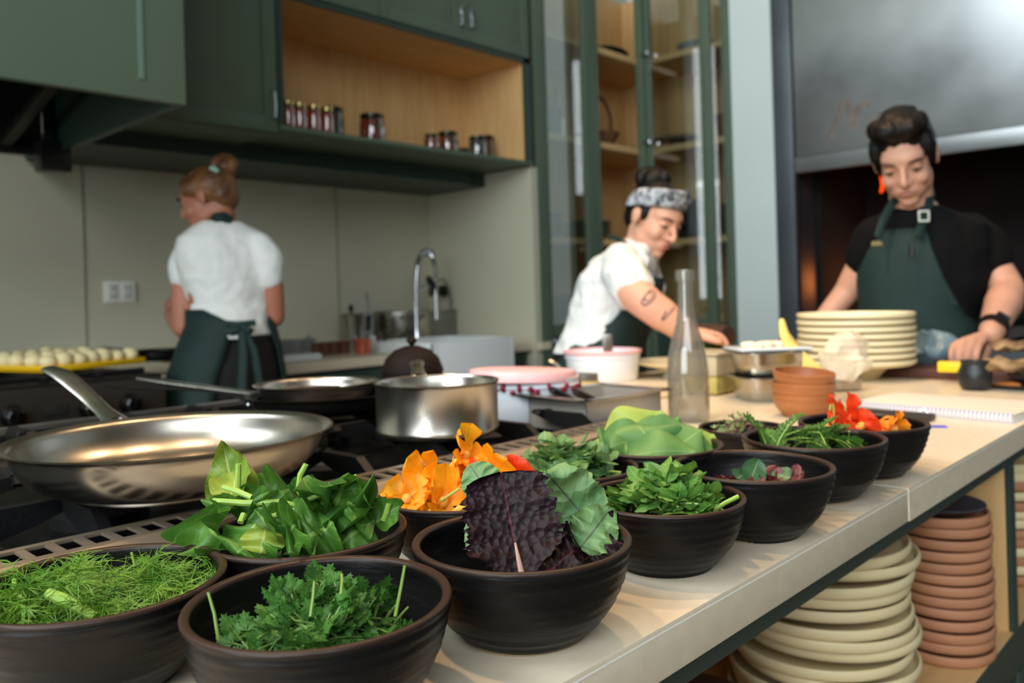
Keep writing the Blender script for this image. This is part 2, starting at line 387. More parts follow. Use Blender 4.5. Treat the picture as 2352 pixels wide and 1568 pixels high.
# front rail: sloped nosing profile swept along x
pr = [(0.702, 0.862), (0.702, 0.902), (0.708, 0.908), (0.752, 0.9225), (0.757, 0.9245), (0.757, 0.862)]
n = len(pr); vs = [(SX0, y, z) for y, z in pr] + [(SX1, y, z) for y, z in pr]
part('front_rail', MB().add(vs, [(i, (i + 1) % n, n + (i + 1) % n, n + i)[::-1] for i in range(n)] + [tuple(range(n)), tuple(range(n, 2 * n))[::-1]]), M_bullnose, ST, smooth=False)
gr = MB(); gr.bb(SX0, SX1, 0.7565, 0.7655, 0.922, 0.9248); gr.bb(SX0, SX1, 0.800, 0.809, 0.922, 0.9248)
x = SX0
while x < SX1 - .01: gr.bb(x, x + 0.0075, 0.7664, 0.7992, 0.9222, 0.9247); x += 0.0236
go = part('vent_strip', gr, M_bullnose, ST, smooth=False)
part('vent_well', MB().bb(SX0, SX1, 0.757, 0.834, 0.861, 0.884), M_void, ST)
part('side_rim', MB().bb(SX1 - .012, SX1, 0.81, 1.62, 0.885, 0.905), M_steeld, ST)
part('back_rim', MB().bb(SX0, SX1, 1.60, 1.62, 0.885, 0.93), M_steeld, ST)
gi = 0
gx = [0.21, 0.52, 0.83]
for yc in (1.01, 1.40):
    for xa in gx:
        xc = xa + 0.155
        part('burner', MB().lathe([(0, .884), (.052, .884), (.052, .899), (.035, .903), (.03, .91), (0, .912)], 28, (xc, yc, 0)), M_iron, ST)
def grate(name, xc, yc, label):
    g = MB(); a, b = 0.151, 0.187; t = 0.006; zb, zt = 0.904, 0.921
    for s in (-1, 1):
        g.bb(xc + s * a - t, xc + s * a + t, yc - b, yc + b, zb, zt, .003); g.bb(xc - a, xc + a, yc + s * b - t, yc + s * b + t, zb, zt, .003)
        for u in (-1, 1): g.bb(xc + s * a - .008, xc + s * a + .008, yc + u * b - .008, yc + u * b + .008, 0.885, zt, .002)
    o = single(name, g, M_iron, label, 'grate', 'cast iron stove grates', loc=(xc, yc, 0.885))
    for s in (-1, 1):      # fingers rising towards the burner
        for (dx, dy) in ((s, 0.45), (s, -0.45)):
            p = [(xc + s * a, yc + dy * b, .912), (xc + s * a * .9, yc + dy * b, .931), (xc + s * a * .3, yc + dy * b, .933)]
            part('finger', MB().prism([(-a * s * 0 + 0, .900), (0, .921), (.022, .937), (.10, .937), (.104, .931), (.06, .915)], -t, t, rot=Matrix(((-s, 0, 0), (0, 0, 1), (0, 1, 0))), c=(xc + s * a, yc + dy * b, 0)), M_iron, o, smooth=False)
        for dx in (-0.42, 0.42):
            part('finger', MB().prism([(0, .900), (0, .921), (.022, .937), (.12, .937), (.124, .931), (.07, .915)], -t, t, rot=Matrix(((0, 0, 1), (-s, 0, 0), (0, 1, 0))), c=(xc + dx * a, yc + s * b, 0)), M_iron, o, smooth=False)
    return o
gl = [['black cast iron grate under the big steel skillet', 'black cast iron grate between the big skillet and the steel saucepan', 'black cast iron grate right of the saucepan at the stove end'],
      ['black rear grate at the picture edge behind the big skillet', 'black rear grate behind the big skillet, below the frying pan handles', 'black rear grate under the stacked frying pans and lidded pot']]
for r, yc in enumerate((1.01, 1.40)):
    for c_, xa in enumerate(gx): grate('stove_grate', xa + 0.155, yc, gl[r][c_])

# ---- back run: counter, sink, base cabinets
CF = 2.74
def cx_at(px, y): return ony(px, 800, y).x
bw = MB().bb(1.09, 2.27, CF, 3.475, 0.862, 0.9, .003).bb(2.27, 2.77, 3.05, 3.475, 0.862, 0.9).bb(2.77, 3.10, CF - .015, 3.475, 0.862, 0.9, .003)
bw.bb(3.03, 3.12, CF - .06, 2.70, 0.862, 0.9, .003)
single('worktop', bw, M_stone, 'pale stone worktop of the back counter around the white sink', 'worktop')
bc = thing('base_cabinet', (2.0, 3.0, 0), 'dark green base cabinets beneath the sink counter along the back wall', 'cabinet')
part('body', MB().bb(1.09, 3.028, CF + .04, 3.47, 0.1, 0.861), M_greend, bc)
part('plinth', MB().bb(1.10, 3.02, CF + .1, 3.4, 0, 0.1), M_black, bc)
for a, b in ((1.10, 1.68), (1.69, 2.26), (2.78, 3.02)):
    dd = part('door', MB().bb(a, b, CF + .02, CF + .04, 0.12, 0.85, .002), M_greend, bc)
    part('handle', MB().tube([(b - .04, CF + .02, .74), (b - .04, CF - .005, .745), (b - .04, CF - .005, .81), (b - .04, CF + .02, .815)], .004), M_chrome, dd)
sink = thing('farmhouse_sink', (2.52, 2.9, 0.7), 'white ceramic farmhouse sink with deep apron front', 'sink')
M_ceram = mat('white_ceramic', (236, 240, 240), 0.12, coat=0.3)
sk = MB(); sx0, sx1, sy0, sy1, sz0, sz1 = 2.275, 2.762, 2.60, 3.04, 0.68, 0.948; t = .028
sk.bb(sx0, sx1, sy0, sy0 + t, sz0, sz1, .008); sk.bb(sx0, sx1, sy1 - t, sy1, sz0, sz1, .008); sk.bb(sx0, sx0 + t, sy0, sy1, sz0, sz1, .008); sk.bb(sx1 - t, sx1, sy0, sy1, sz0, sz1, .008); sk.bb(sx0, sx1, sy0, sy1, sz0, sz0 + t, .006)
part('basin', sk, M_ceram, sink)
part('drain', MB().lathe([(0, sz0 + t), (.035, sz0 + t), (.035, sz0 + t + .003), (0, sz0 + t + .004)], 20, (2.5, 2.85, 0)), M_chrome, sink)
# faucet with sprung hose
fb = ony(958, 775, 3.13); fx, fy = fb.x, fb.y
fa = thing('faucet', (fx, fy, 0.9), 'tall chrome spring-neck faucet arching over the white sink', 'faucet')
part('base', MB().lathe([(0, .9), (.028, .9), (.026, .92), (.018, .94), (.014, 1.0), (.013, 1.12), (0, 1.12)], 20, (fx, fy, 0)), M_chrome, fa)
def onfy(px, py, y=3.13): return ony(px, py, y)
neck = [(957, 700), (956, 660), (957, 625), (962, 595), (972, 580), (984, 578), (994, 590), (1000, 612), (1002, 640)]
nk = [onfy(*q) for q in neck]
part('hose', MB().tube(nk, .011, 10), M_chrome, fa)
sp = MB()
for i in range(len(nk) - 1):
    for k in range(4):
        q = nk[i].lerp(nk[i + 1], k / 4); d = (nk[i + 1] - nk[i]).normalized(); a = V((0, 1, 0)); b = d.cross(a)
        sp.tube([q + (a * cos(t_) + b * sin(t_)) * .0145 for t_ in [2 * pi * j / 12 for j in range(13)]], .003, 5)
part('spring', sp, M_chrome, fa)
part('spray_trigger', MB().limb([onfy(985, 640), onfy(992, 655), onfy(990, 675)], [.016, .02, .014]), M_blackp, fa)
part('spray_head', MB().tube([onfy(1000, 650), onfy(1002, 700), onfy(1003, 732)], [.011, .011, .013], 10), M_chrome, fa)
part('support_arm', MB().tube([onfy(957, 668), onfy(985, 655)], .008, 8), M_chrome, fa)
part('pot_filler_hose', MB().tube([onfy(1003, 645, 3.3), onfy(1018, 640, 3.3), onfy(1030, 662, 3.3), onfy(1036, 690, 3.3), onfy(1036, 720, 3.3)], .006, 8), mat('grey_rubber', (120, 120, 115), .5), fa)
part('valve', MB().lathe([(0, 0), (.03, 0), (.03, .03), (0, .03)], 20, onfy(1012, 668, 3.35), Matrix.Rotation(pi / 2, 3, 'X')), M_blackp, fa)
part('lever', MB().tube([onfy(958, 740), onfy(972, 722)], .006, 8), M_blackp, fa)

# ---- outlet on the wall
oc = ony(275, 670, 3.474)
ot = thing('wall_outlet', oc, 'white double wall outlet on the cream panel beside the range', 'outlet')
M_white = mat('white_plastic', (236, 236, 230), 0.35)
part('cover_plate', MB().box((0, 0, 0), (.125, .008, .085), .003), M_white, ot, local=True)
for s in (-1, 1):
    so = part('socket', MB().box((s * .028, -.005, 0), (.036, .004, .066), .003), mat('outlet_face', (215, 215, 208), 0.4), ot, local=True)
    ho = MB()
    for dz in (-.018, .016):
        for dx in (-.006, .006): ho.box((s * .028 + dx, -.0072, dz), (.0025, .002, .009))
    part('slots', ho, M_black, so, local=True).location = (0, 0, 0)

# ---- upper cabinets
UC = 2.70
def door(par, x0, x1, z0, z1, y=UC, hx=None, hz=None, m_=M_green):
    d = part('door', MB().bb(x0 + .002, x1 - .002, y, y + .02, z0, z1, .0015), m_, par)
    w = .055; b = MB()
    b.bb(x0 + .002, x0 + w, y - .006, y, z0, z1, .001); b.bb(x1 - w, x1 - .002, y - .006, y, z0, z1, .001); b.bb(x0 + w, x1 - w, y - .006, y, z0, z0 + w, .001); b.bb(x0 + w, x1 - w, y - .006, y, z1 - w, z1, .001)
    part('door_frame', b, m_, d)
    if hx is not None: part('handle', MB().tube([(hx, y - .004, hz), (hx, y - .026, hz + .008), (hx, y - .03, hz + .05), (hx, y - .026, hz + .098), (hx, y - .004, hz + .106)], .0048, 8), M_chrome, d)
    return d
u1 = thing('wall_cabinet', (1.4, 3.0, 1.75), 'green wall cabinet between the range hood and the open maple niche', 'cabinet')
part('carcass', MB().bb(1.02, 1.634, UC + .02, 3.14, 1.755, 3.0), M_green, u1)
door(u1, 1.03, 1.632, 1.758, 3.0, hx=1.607, hz=1.80)
u2 = thing('open_niche', (2.3, 3.0, 1.768), 'open maple-lined display niche in the green cupboards holding preserve jars', 'shelf')
part('shelf', MB().bb(1.636, 3.03, UC - .012, 3.14, 1.768, 1.786, .001), M_green, u2)
part('shelf_lining', MB().bb(1.66, 3.0, UC + .005, 3.14, 1.7861, 1.788), M_woodh, u2)
part('back_panel', MB().bb(1.65, 3.01, 3.12, 3.14, 1.786, 2.275), M_wood, u2)
part('top_panel', MB().bb(1.65, 3.01, UC + .006, 3.14, 2.262, 2.278), M_woodh, u2)
part('side_panel', MB().bb(1.638, 1.656, UC + .006, 3.14, 1.786, 2.275), M_wood, u2)
part('side_panel', MB().bb(2.988, 3.012, UC + .006, 3.14, 1.786, 2.275), M_wood, u2)
part('face_frame', MB().bb(1.634, 1.657, UC - .008, UC + .006, 1.786, 2.285).bb(2.985, 3.03, UC - .008, UC + .006, 1.786, 2.285).bb(1.634, 3.03, UC - .008, UC + .006, 2.264, 2.285), M_greend, u2)
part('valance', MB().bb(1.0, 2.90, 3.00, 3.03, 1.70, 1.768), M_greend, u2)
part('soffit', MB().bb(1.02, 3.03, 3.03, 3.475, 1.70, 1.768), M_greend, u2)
u3 = thing('wall_cabinet', (2.3, 3.0, 2.29), 'green wall cabinets with paired chrome handles above the jar niche', 'cabinet')
part('carcass', MB().bb(1.636, 3.03, UC + .02, 3.14, 2.289, 3.0), M_green, u3)
door(u3, 1.64, 2.115, 2.292, 3.0); door(u3, 2.115, 2.585, 2.292, 3.0, hx=2.557, hz=2.345); door(u3, 2.585, 3.03, 2.292, 3.0, hx=2.617, hz=2.345)

# ---- range hood
hd = thing('range_hood', (0.4, 2.5, 1.65), 'green boxed range hood with open black underside above the range', 'range hood')
HY = 2.08
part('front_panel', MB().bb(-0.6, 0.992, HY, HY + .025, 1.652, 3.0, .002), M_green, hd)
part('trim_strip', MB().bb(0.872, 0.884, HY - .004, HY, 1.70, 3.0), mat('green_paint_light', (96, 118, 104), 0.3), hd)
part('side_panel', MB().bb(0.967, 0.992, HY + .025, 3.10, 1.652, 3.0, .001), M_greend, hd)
part('canopy_lining', MB().bb(-0.6, 0.965, HY + .03, 3.10, 1.95, 1.97), M_black, hd)
part('back_lining', MB().bb(-0.6, 0.965, 3.10, 3.14, 1.66, 2.0), M_black, hd)
for x in (0.15, 0.5, 0.85):
    part('brace', MB().box((x, 2.6, 1.80), (.035, 1.0, .03), .003, Matrix.Rotation(-0.22, 3, 'X')), mat('dark_frame', (40, 38, 35), 0.5, 0.4), hd)
lp0 = ony(120, 335, 2.95); lp1 = ony(125, 400, 2.95)
hl = part('work_lamp', MB().box((lp0 + lp1) / 2 + V((0, 0, .01)), (.095, .07, .10), .008), M_blackp, hd)
part('lamp_arm', MB().tube([lp0 + V((0, 0, -.02)), lp0 + V((0, .05, .2))], .02, 8), M_blackp, hl)

# ---- range against the back wall
RY = 2.40
rg = thing('kitchen_range', (0.3, 2.8, 0), 'black range with round knobs beneath the green hood', 'range')
M_rng = mat('range_enamel', (58, 54, 50), 0.38, 0.5, vary=0.1, scale=3)
part('body', MB().bb(-0.7, 1.06, RY + .02, 3.46, 0.0, 0.80, .004), M_rng, rg)
part('control_panel', MB().bb(-0.7, 1.06, RY, RY + .05, 0.795, 0.925, .01), M_rng, rg)
part('cooktop', MB().bb(-0.7, 1.06, RY + .03, 3.46, 0.905, 0.935, .004), mat('cooktop_black', (28, 26, 25), .35, .3), rg)
M_knob = mat('knob_black', (10, 10, 11), 0.2)
for px in (30, 208, 300):
    kc = ony(px, 945 if px < 100 else (950 if px == 208 else 930), RY); kz = 0.858
    ko = part('knob', MB().lathe([(0, .034), (.018, .034), (.022, .03), (.024, .006), (.03, .004), (.031, 0), (0, 0)], 28, (kc.x, RY, kz), Matrix.Rotation(pi / 2, 3, 'X')), M_knob, rg)
    part('grip', MB().box((kc.x, RY - .036, kz), (.008, .012, .042), .003), M_knob, ko)
dcx = ony(128, 948, RY)
part('badge', MB().box((dcx.x, RY - .002, .862), (.058, .006, .026), .002), M_black, rg)
part('drawer', MB().bb(-0.68, 1.04, RY - .008, RY + .02, 0.10, 0.73, .006), M_rng, rg)
part('towel_bar', MB().tube([(-.6, RY - .05, .76), (1.0, RY - .05, .76)], .011, 10), M_steeld, rg)
rb = MB()
for i in range(12): rb.bb(-0.65 + i * .14, -0.63 + i * .14, RY + .06, 3.4, .935, .952, .003)
for y in (2.5, 2.9, 3.35): rb.bb(-.66, 1.04, y, y + .02, .935, .950, .003)
part('pan_support', rb, M_iron, rg)

# ---- glass-front cabinets, two wings meeting in the corner
XR = 4.036
gw1 = thing('glass_cabinet', (3.5, 2.9, 0), 'green glass-front cupboard wing facing the room beside the sink alcove', 'cabinet')
gw2 = thing('glass_cabinet', (4.2, 2.4, 0), 'green glass-front cupboard wing against the white pillar', 'cabinet')
GY = 2.72; ZB = 0.92
part('post', MB().bb(3.072, 3.155, GY - .02, GY + .02, 0, 3.0, .002), M_green, gw1)
part('back_panel', MB().bb(3.08, 4.42, 3.12, 3.14, 0.1, 3.0), M_wood, gw1)
part('side_panel', MB().bb(3.078, 3.098, GY + .02, 3.12, 0.1, 3.0), M_wood, gw1)
part('base', MB().bb(3.098, 4.04, GY, 3.12, 0, ZB), M_greend, gw1)
part('knob', MB().lathe([(0, .03), (.012, .03), (.014, .02), (.006, .012), (.006, 0)], 14, (3.16, GY, .90), Matrix.Rotation(pi / 2, 3, 'X')), M_chrome, gw1)
for i, z in enumerate((1.411, 1.945, 2.466)):
    part('shelf', MB().bb(3.10, 4.40, GY + .012, 3.12, z - .017, z + .017, .002), M_woodh, gw1)
    part('shelf', MB().bb(XR + .012, 4.40, 2.17, GY + .011, z - .017, z + .017, .002), M_woodh, gw2)
def gdoor(par, x0, x1, stile0, stile1):
    d = part('door', MB().bb(x0, x0 + stile0, GY - .012, GY + .01, ZB, 3.0, .002).bb(x1 - stile1, x1, GY - .012, GY + .01, ZB, 3.0, .002).bb(x0, x1, GY - .01, GY + .01, ZB, ZB + .06), M_green, par)
    part('pane', MB().bb(x0 + stile0, x1 - stile1, GY - .002, GY + .002, ZB + .06, 3.0), M_pane, d); return d
gdoor(gw1, 3.157, 3.60, .012, .125)
part('corner_post', MB().bb(4.0, XR + .01, GY - .03, GY + .02, 0, 3.0, .002).bb(XR - .01, XR + .02, 2.66, GY - .02, 0, 3.0), M_green, gw1)
for z in (2.50, 1.99): part('catch', MB().lathe([(0, .05), (.011, .05), (.014, .036), (.006, .028), (.006, 0)], 14, (3.99, GY - .02, z), Matrix.Rotation(pi / 2, 3, 'X')), M_chrome, gw1)
# right wing: doors lie in the plane x = XR
part('back_panel', MB().bb(4.42, 4.44, 2.155, 3.14, 0.1, 3.0), M_wood, gw2)
part('side_panel', MB().bb(XR, 4.42, 2.157, 2.172, 0.1, 3.0), M_wood, gw2)
part('base', MB().bb(XR + .002, 4.42, 2.172, 2.66, 0, ZB), M_greend, gw2)
d2 = part('door', MB().bb(XR - .012, XR + .01, 2.27, 2.335, ZB, 3.0, .002).bb(XR - .01, XR + .01, 2.335, 2.66, ZB, ZB + .06), M_green, gw2)
part('pane', MB().bb(XR - .002, XR + .002, 2.335, 2.66, ZB + .06, 3.0), M_pane, d2)
part('end_post', MB().bb(XR - .012, XR + .012, 2.155, 2.20, 0, 3.0, .002), M_green, gw2)
part('pane', MB().bb(XR - .002, XR + .002, 2.20, 2.27, ZB, 3.0), M_pane, gw2)

# ---- hearth: steel jamb, sliding steel door, dark firebox
he = thing('wood_fired_hearth', (4.3, 0.9, 0), 'steel-fronted wood oven with raised door and dark sooty firebox', 'oven')
M_plate = mat('smoked_steel', (158, 162, 164), 0.34, 0.9, vary=0.22, scale=1.8, rvary=0.14)
M_jamb = mat('grey_steel_jamb', (92, 98, 104), 0.45, 0.7, vary=0.12, scale=3)
part('jamb', MB().bb(XR + .005, 4.30, 1.822, 1.922, 0, 3.0, .003), M_jamb, he)
part('jamb', MB().bb(XR + .005, 4.30, -1.2, -1.1, 0, 3.0, .003), M_jamb, he)
dp = part('door_panel', MB().bb(XR, XR + .03, -1.1, 1.808, 1.79, 3.0, .002), M_plate, he)
part('channel', MB().bb(XR + .004, XR + .02, 1.806, 1.823, 0.95, 3.0), M_black, he)
part('door_lip', MB().bb(XR - .018, XR + .02, -1.1, 1.806, 1.708, 1.786, .004), M_plate, he)
M_smg = mat('brown_smear', (118, 108, 100), 0.55, 0.5, vary=0.2, scale=20)
def sm(pts, w): 
    q = [onx(x, y, XR - .0006) for x, y in pts]
    return MB().tube(q, w, 6, flat=0.03, up=(1, 0, 0))
part('smudge', sm([(1905, 320), (1920, 280), (1938, 230), (1945, 225), (1955, 270), (1962, 300), (1970, 250), (1985, 235), (2000, 240)], .016), M_smg, dp)
part('smudge', sm([(2030, 262), (2010, 268), (1995, 285), (1992, 305), (2010, 320)], .012), M_smg, dp)
fb_ = MB(); soot = mat('soot', (14, 12, 11), 0.9, vary=0.4, scale=5)
fb_.bb(4.95, 4.99, -1.2, 1.95, 0.86, 3.0); fb_.bb(4.30, 4.95, 1.80, 1.84, 0.86, 1.9); fb_.bb(4.30, 4.95, -1.2, -1.16, 0.86, 1.9); fb_.bb(4.06, 4.95, -1.2, 1.84, 1.86, 1.9)
part('firebox', fb_, soot, he)
part('base', MB().bb(XR + .01, 4.95, -1.1, 1.82, 0, 0.86, .004), M_jamb, he)
ash = MB(); rr = random.Random(3)
nx, ny = 14, 40; vs = []
for i in range(nx):
    for j in range(ny):
        vs.append((XR + .02 + i * .065, -1.05 + j * .0725, .865 + .06 * noise.noise(V((i * .4, j * .4, 0))) + .03 * rr.random()))
ash.add(vs, [(i * ny + j, (i + 1) * ny + j, (i + 1) * ny + j + 1, i * ny + j + 1) for i in range(nx - 1) for j in range(ny - 1)])
part('ash_bed', ash, mat('ash', (88, 86, 84), 0.95, vary=0.4, scale=12), he)
M_ember = mat('ember', (255, 70, 12), 0.6, emit=1.6, vary=0.5, scale=30)
em = MB()
for q in ((4.75, 1.62, .93), (4.8, 1.50, .95), (4.7, 1.40, .92)): em.ell(q, ((.07, 0, 0), (0, .05, 0), (0, 0, .035)), 10, 6)
part('embers', em, M_ember, he)
fl = MB()
for (a, b) in (((2022, 395), (2026, 440)), ): 
    fl.limb([onx(2024, 440, 4.7), onx(2027, 425, 4.7), onx(2022, 405, 4.7)], [.007, .009, .003])
part('flame', fl, M_ember, he)
for i, (a, b, r_) in enumerate((((4.55, 1.7, .95), (4.7, 1.0, .98), .06), ((4.8, 1.6, .98), (4.6, 1.1, 1.05), .05), ((4.7, 0.9, .93), (4.8, 0.2, .93), .06))):
    single('firewood_log', MB().limb([a, V(a).lerp(V(b), .5) + V((0, 0, .01)), b], [r_, r_ * .95, r_ * .9]), mat('charred_log', (30, 24, 20), .9, vary=.5, scale=15), ('charred log at the glowing end of the firebox', 'charred log leaning across the embers in the firebox', 'charred log lying behind the man in the firebox')[i], 'log', 'charred logs in the oven')
pl = bpy.data.lights.new('ember_glow', 'POINT'); pl.energy = 2.5; pl.color = (1, .25, .05); pl.shadow_soft_size = .08
plo = bpy.data.objects.new('ember_glow', pl); COL.objects.link(plo); plo.location = (4.62, 1.62, 1.15)

# ================================================================== plates stacked under the worktop
def plate_mb(r, h, rim, foot=.72, lip=.004):
    if rim: return MB().lathe([(0, 0), (r * .91, 0), (r * .955, h * .06), (r * .985, h * .22), (r * .998, h * .5), (r, h * .82), (r - .0012, h * .97), (r - .0032, h), (r - .0052, h * .9), (r * .94, h * .4), (r * .86, h * .3), (0, h * .28)], 64)
    return MB().lathe([(0, 0), (r * foot, 0), (r * .93, h * .22), (r * .995, h * .55), (r, h * .8), (r - .0012, h), (r - lip * .6, h * 1.02), (r - lip, h * .9), (r * .93, h * .5), (r * .80, h * .36), (0, h * .34)], 56)
M_cream = mat('cream_stoneware', (228, 211, 168), 0.42, vary=0.05, scale=9)
M_terra = mat('raw_terracotta', (190, 134, 100), 0.6, rgb2=(176, 122, 90), scale=7, bump=.05, bscale=200)
M_bluegl = mat('slate_glaze', (62, 70, 84), 0.25)
def stack(name, cx, cy, z0, n, dz, r, mt, lab, cat, grp, seed, j=.006, tilt=.012, h=None, shifts={}, mats=None, inner=None, hfac=1.05, rim=1):
    rr = random.Random(seed); base = None; h = h or dz * hfac
    for i in range(n):
        loc = (cx + shifts.get(i, (rr.uniform(-j, j), rr.uniform(-j, j)))[0], cy + shifts.get(i, (0, rr.uniform(-j, j)))[1], z0 + i * dz)
        rot = (rr.uniform(-tilt, tilt), rr.uniform(-tilt, tilt), rr.uniform(0, 6))
        L = lab(i, n)
        if base is None:
            base = o = single(name, plate_mb(r, h, rim), mt, L, cat, grp, local=True)
        else:
            o = base.copy(); COL.objects.link(o); o['label'] = L
        o.location = loc; o.rotation_euler = rot if i else (0, 0, 0)
        if mats and mats[i] is not mt:
            o.data = base.data.copy(); o.data.materials[0] = mats[i]
    return base
def pos(i, n):
    if i == n - 1: return 'topmost'
    if i == 0: return 'bottom'
    k = n - 1 - i
    return (ORD[k] + ' from the top') if k <= n // 2 else (ORD[i] + ' from the bottom')
stack('cream_plate', 1.11, .482, .554, 14, .0172, .118, M_cream, lambda i, n: 'cream stoneware plate, %s in its tall stack on the island shelf' % pos(i, n), 'plate', 'cream plates stacked on the island shelf', 5,
      j=.007, shifts={12: (.012, -.006), 13: (-.004, 0), 6: (.012, -.005), 5: (-.005, .0), 10: (.0, .003)}, hfac=.95)
stack('terracotta_plate', 1.405, .413, .554, 13, .0174, .073, M_terra, lambda i, n: 'small unglazed terracotta plate, %s in its stack by the maple divider' % pos(i, n), 'plate', 'terracotta plates stacked by the divider', 8, j=.0022, tilt=.006,
      shifts={4: (.004, -.001), 5: (.003, 0), 12: (-.005, 0), 11: (.001, 0)}, hfac=.93)
gd = MB().lathe([(0, .0), (.066, .002), (.069, .006)], 40, (1.40, .413, .554 + 13 * .0174 - .006))
single('slate_saucer', MB().lathe([(0, 0), (.05, 0), (.068, .010), (.067, .0115), (.05, .004), (0, .003)], 40), M_bluegl, 'slate blue glazed saucer lying on top of the terracotta plate stack', 'saucer', loc=(1.400, .413, .554 + 13 * .0174 - .0025), local=True)
cols = [M_terra, M_cream, M_terra, M_cream, M_terra, M_terra, M_cream, M_cream, M_terra, M_cream, M_terra, M_cream, M_cream]
stack('mixed_plate', 1.845, .435, .554, 13, .0176, .08, M_terra, lambda i, n: '%s plate, %s in the mixed stack beyond the maple divider' % ('cream' if cols[i] is M_cream else 'terracotta', pos(i, n)), 'plate', 'mixed plates beyond the divider', 9, mats=cols, j=.003)
single('stoneware_crock', MB().lathe([(0, 0), (.06, 0), (.075, .03), (.078, .10), (.07, .12), (.064, .12), (.06, .02), (0, .02)], 40), mat('brown_crock', (70, 46, 32), .4), 'dark brown crock in shadow left of the cream plate stack', 'crock', loc=(.80, .50, .5535), local=True)

# ================================================================== black bowls
def bowl_mat():
    M = mat('black_bowl_glaze', (13, 12, 13), 0.38, vary=0.35, scale=14, bump=.45, bscale=16, kind='noise', stretch=(1, 1, 5), rvary=.12, spec=.28)
    nt = M.node_tree; N = nt.nodes; L = nt.links; b = N['Principled BSDF']
    tc = N.new('ShaderNodeTexCoord'); sp = N.new('ShaderNodeSeparateXYZ'); L.new(tc.outputs['Generated'], sp.inputs[0])
    r = N.new('ShaderNodeValToRGB'); r.color_ramp.elements[0].position = .945; r.color_ramp.elements[1].position = .99
    L.new(sp.outputs[2], r.inputs[0])
    src = b.inputs['Base Color'].links[0].from_socket
    mx = N.new('ShaderNodeMix'); mx.data_type = 'RGBA'; L.new(r.outputs[0], mx.inputs[0]); L.new(src, mx.inputs[6]); mx.inputs[7].default_value = srgb(54, 38, 31)
    L.new(mx.outputs[2], b.inputs['Base Color']); return M
M_bowl = bowl_mat()
M_foot = mat('bare_clay_foot', (150, 128, 100), .7)
def bowl_mb(R, seed):
    k = R; rr = random.Random(seed); out = [(.56, .0), (.60, .045), (.70, .14), (.82, .29), (.90, .46), (.955, .63), (.985, .76), (.995, .815)]
    prof = [(0, .002), (.44 * k, .002)] + [(a * k, b * k) for a, b in out] + [(.985 * k, .835 * k), (.955 * k, .84 * k), (.925 * k, .825 * k)]
    # throwing rings down the inside
    for i in range(15):
        t = i / 14; a = .915 - .40 * t ** 2.2 ; prof.append(((a + .006 * sin(i * 3.1)) * k, (.80 - .70 * t) * k))
    prof += [(0, .085 * k)]
    # smooth outer body with ripple
    pr = []
    for i in range(len(prof) - 1):
        (r0, z0), (r1, z1) = prof[i], prof[i + 1]
        if 2 <= i <= 8:
            for j in range(4):
                t = j / 4; zz = z0 + (z1 - z0) * t; pr.append((r0 + (r1 - r0) * t + .0006 * sin(zz * 900 + seed), zz))
        else: pr.append((r0, z0))
    pr.append(prof[-1])
    return MB().lathe(pr, 88, wob=.006)
BOWLS = {}
def bowl(key, x, y, D, label, seed, rotz=0.0, hs=1.0):
    o = thing('stoneware_bowl', (x, y, .9003), label, 'bowl', 'black stoneware bowls of herbs and leaves', rotz)
    o.scale = (1, 1, hs)
    part('bowl_body', bowl_mb(D / 2, seed), M_bowl, o, local=True, ang=60)
    part('foot_ring', MB().lathe([(D * .20, .0), (D * .282, .0), (D * .288, .0035), (D * .27, .004)], 48), M_foot, o, local=True)
    BOWLS[key] = (V((x, y, .9003)), D / 2); return o
bl = 'black stoneware bowl of %s'
bowl('fennel', .194, .54, .150, bl % 'feathery fennel fronds beside the vent strip', 1)
bowl('parsley', .2625, .404, .151, bl % 'flat-leaf parsley, nearest the worktop edge', 2, .4)
bowl('spinach', .337, .536, .151, bl % 'large spinach leaves in front of the big skillet', 3, .9)
bowl('orange', .495, .542, .139, bl % 'orange nasturtium flowers in front of the stove rail', 4, 2)
bowl('mustard', .416, .390, .152, bl % 'dark purple mustard leaf standing upright', 5, 1.3)
bowl('pea', .632, .529, .1445, bl % 'rounded pea shoots behind the mustard leaf bowl', 6, .2)
bowl('cabbage', .764, .515, .153, bl % 'broad pale green leaves in front of the clear bottle', 7, 2.5)
bowl('green', .595, .392, .138, bl % 'bright purslane shoots between mustard leaf and purple herbs', 8, .7)
bowl('purple', .727, .378, .151, bl % 'small purple basil leaves near the worktop edge', 9, 1.1)
bowl('herb', .893, .39, .155, bl % 'ferny green carrot tops in front of the red flowers', 10, 3)
bowl('red', 1.032, .388, .152, bl % 'red and orange nasturtiums beside the notebook', 11, .5)
bowl('tiny', 1.005, .535, .116, bl % 'tiny pink flowering herbs by the wooden bowls', 12, .1)

# ------------------------------------------------------------------ greens
M_par = leaf_mat('parsley_leaf', (64, 112, 42), (36, 78, 30), (84, 126, 58), .5, .02, 3, bump=.2, bscale=300, mott=60, trans=.12, spec=.3)
M_spi = leaf_mat('spinach_leaf', (84, 132, 46), (50, 98, 34), (126, 162, 76), .46, .03, 6, bump=.35, bscale=90, mott=30)
M_spy = leaf_mat('spinach_leaf_yellowing', (146, 164, 62), (106, 138, 48), (170, 186, 100), .4, .03, 6, bump=.35, bscale=90, mott=40)
M_stem = mat('green_stem', (138, 172, 74), .4, vary=.1, scale=60)
M_stemp = mat('pale_stem', (172, 186, 92), .4, vary=.08, scale=60)
M_pea = leaf_mat('pea_leaf', (116, 152, 92), (76, 120, 66), (136, 166, 108), .5, .025, 4, bump=.15, bscale=200, mott=40)
M_pur = leaf_mat('purslane_leaf', (104, 150, 64), (66, 116, 46), (140, 176, 92), .42, .025, 4, bump=.15, bscale=200, mott=40)
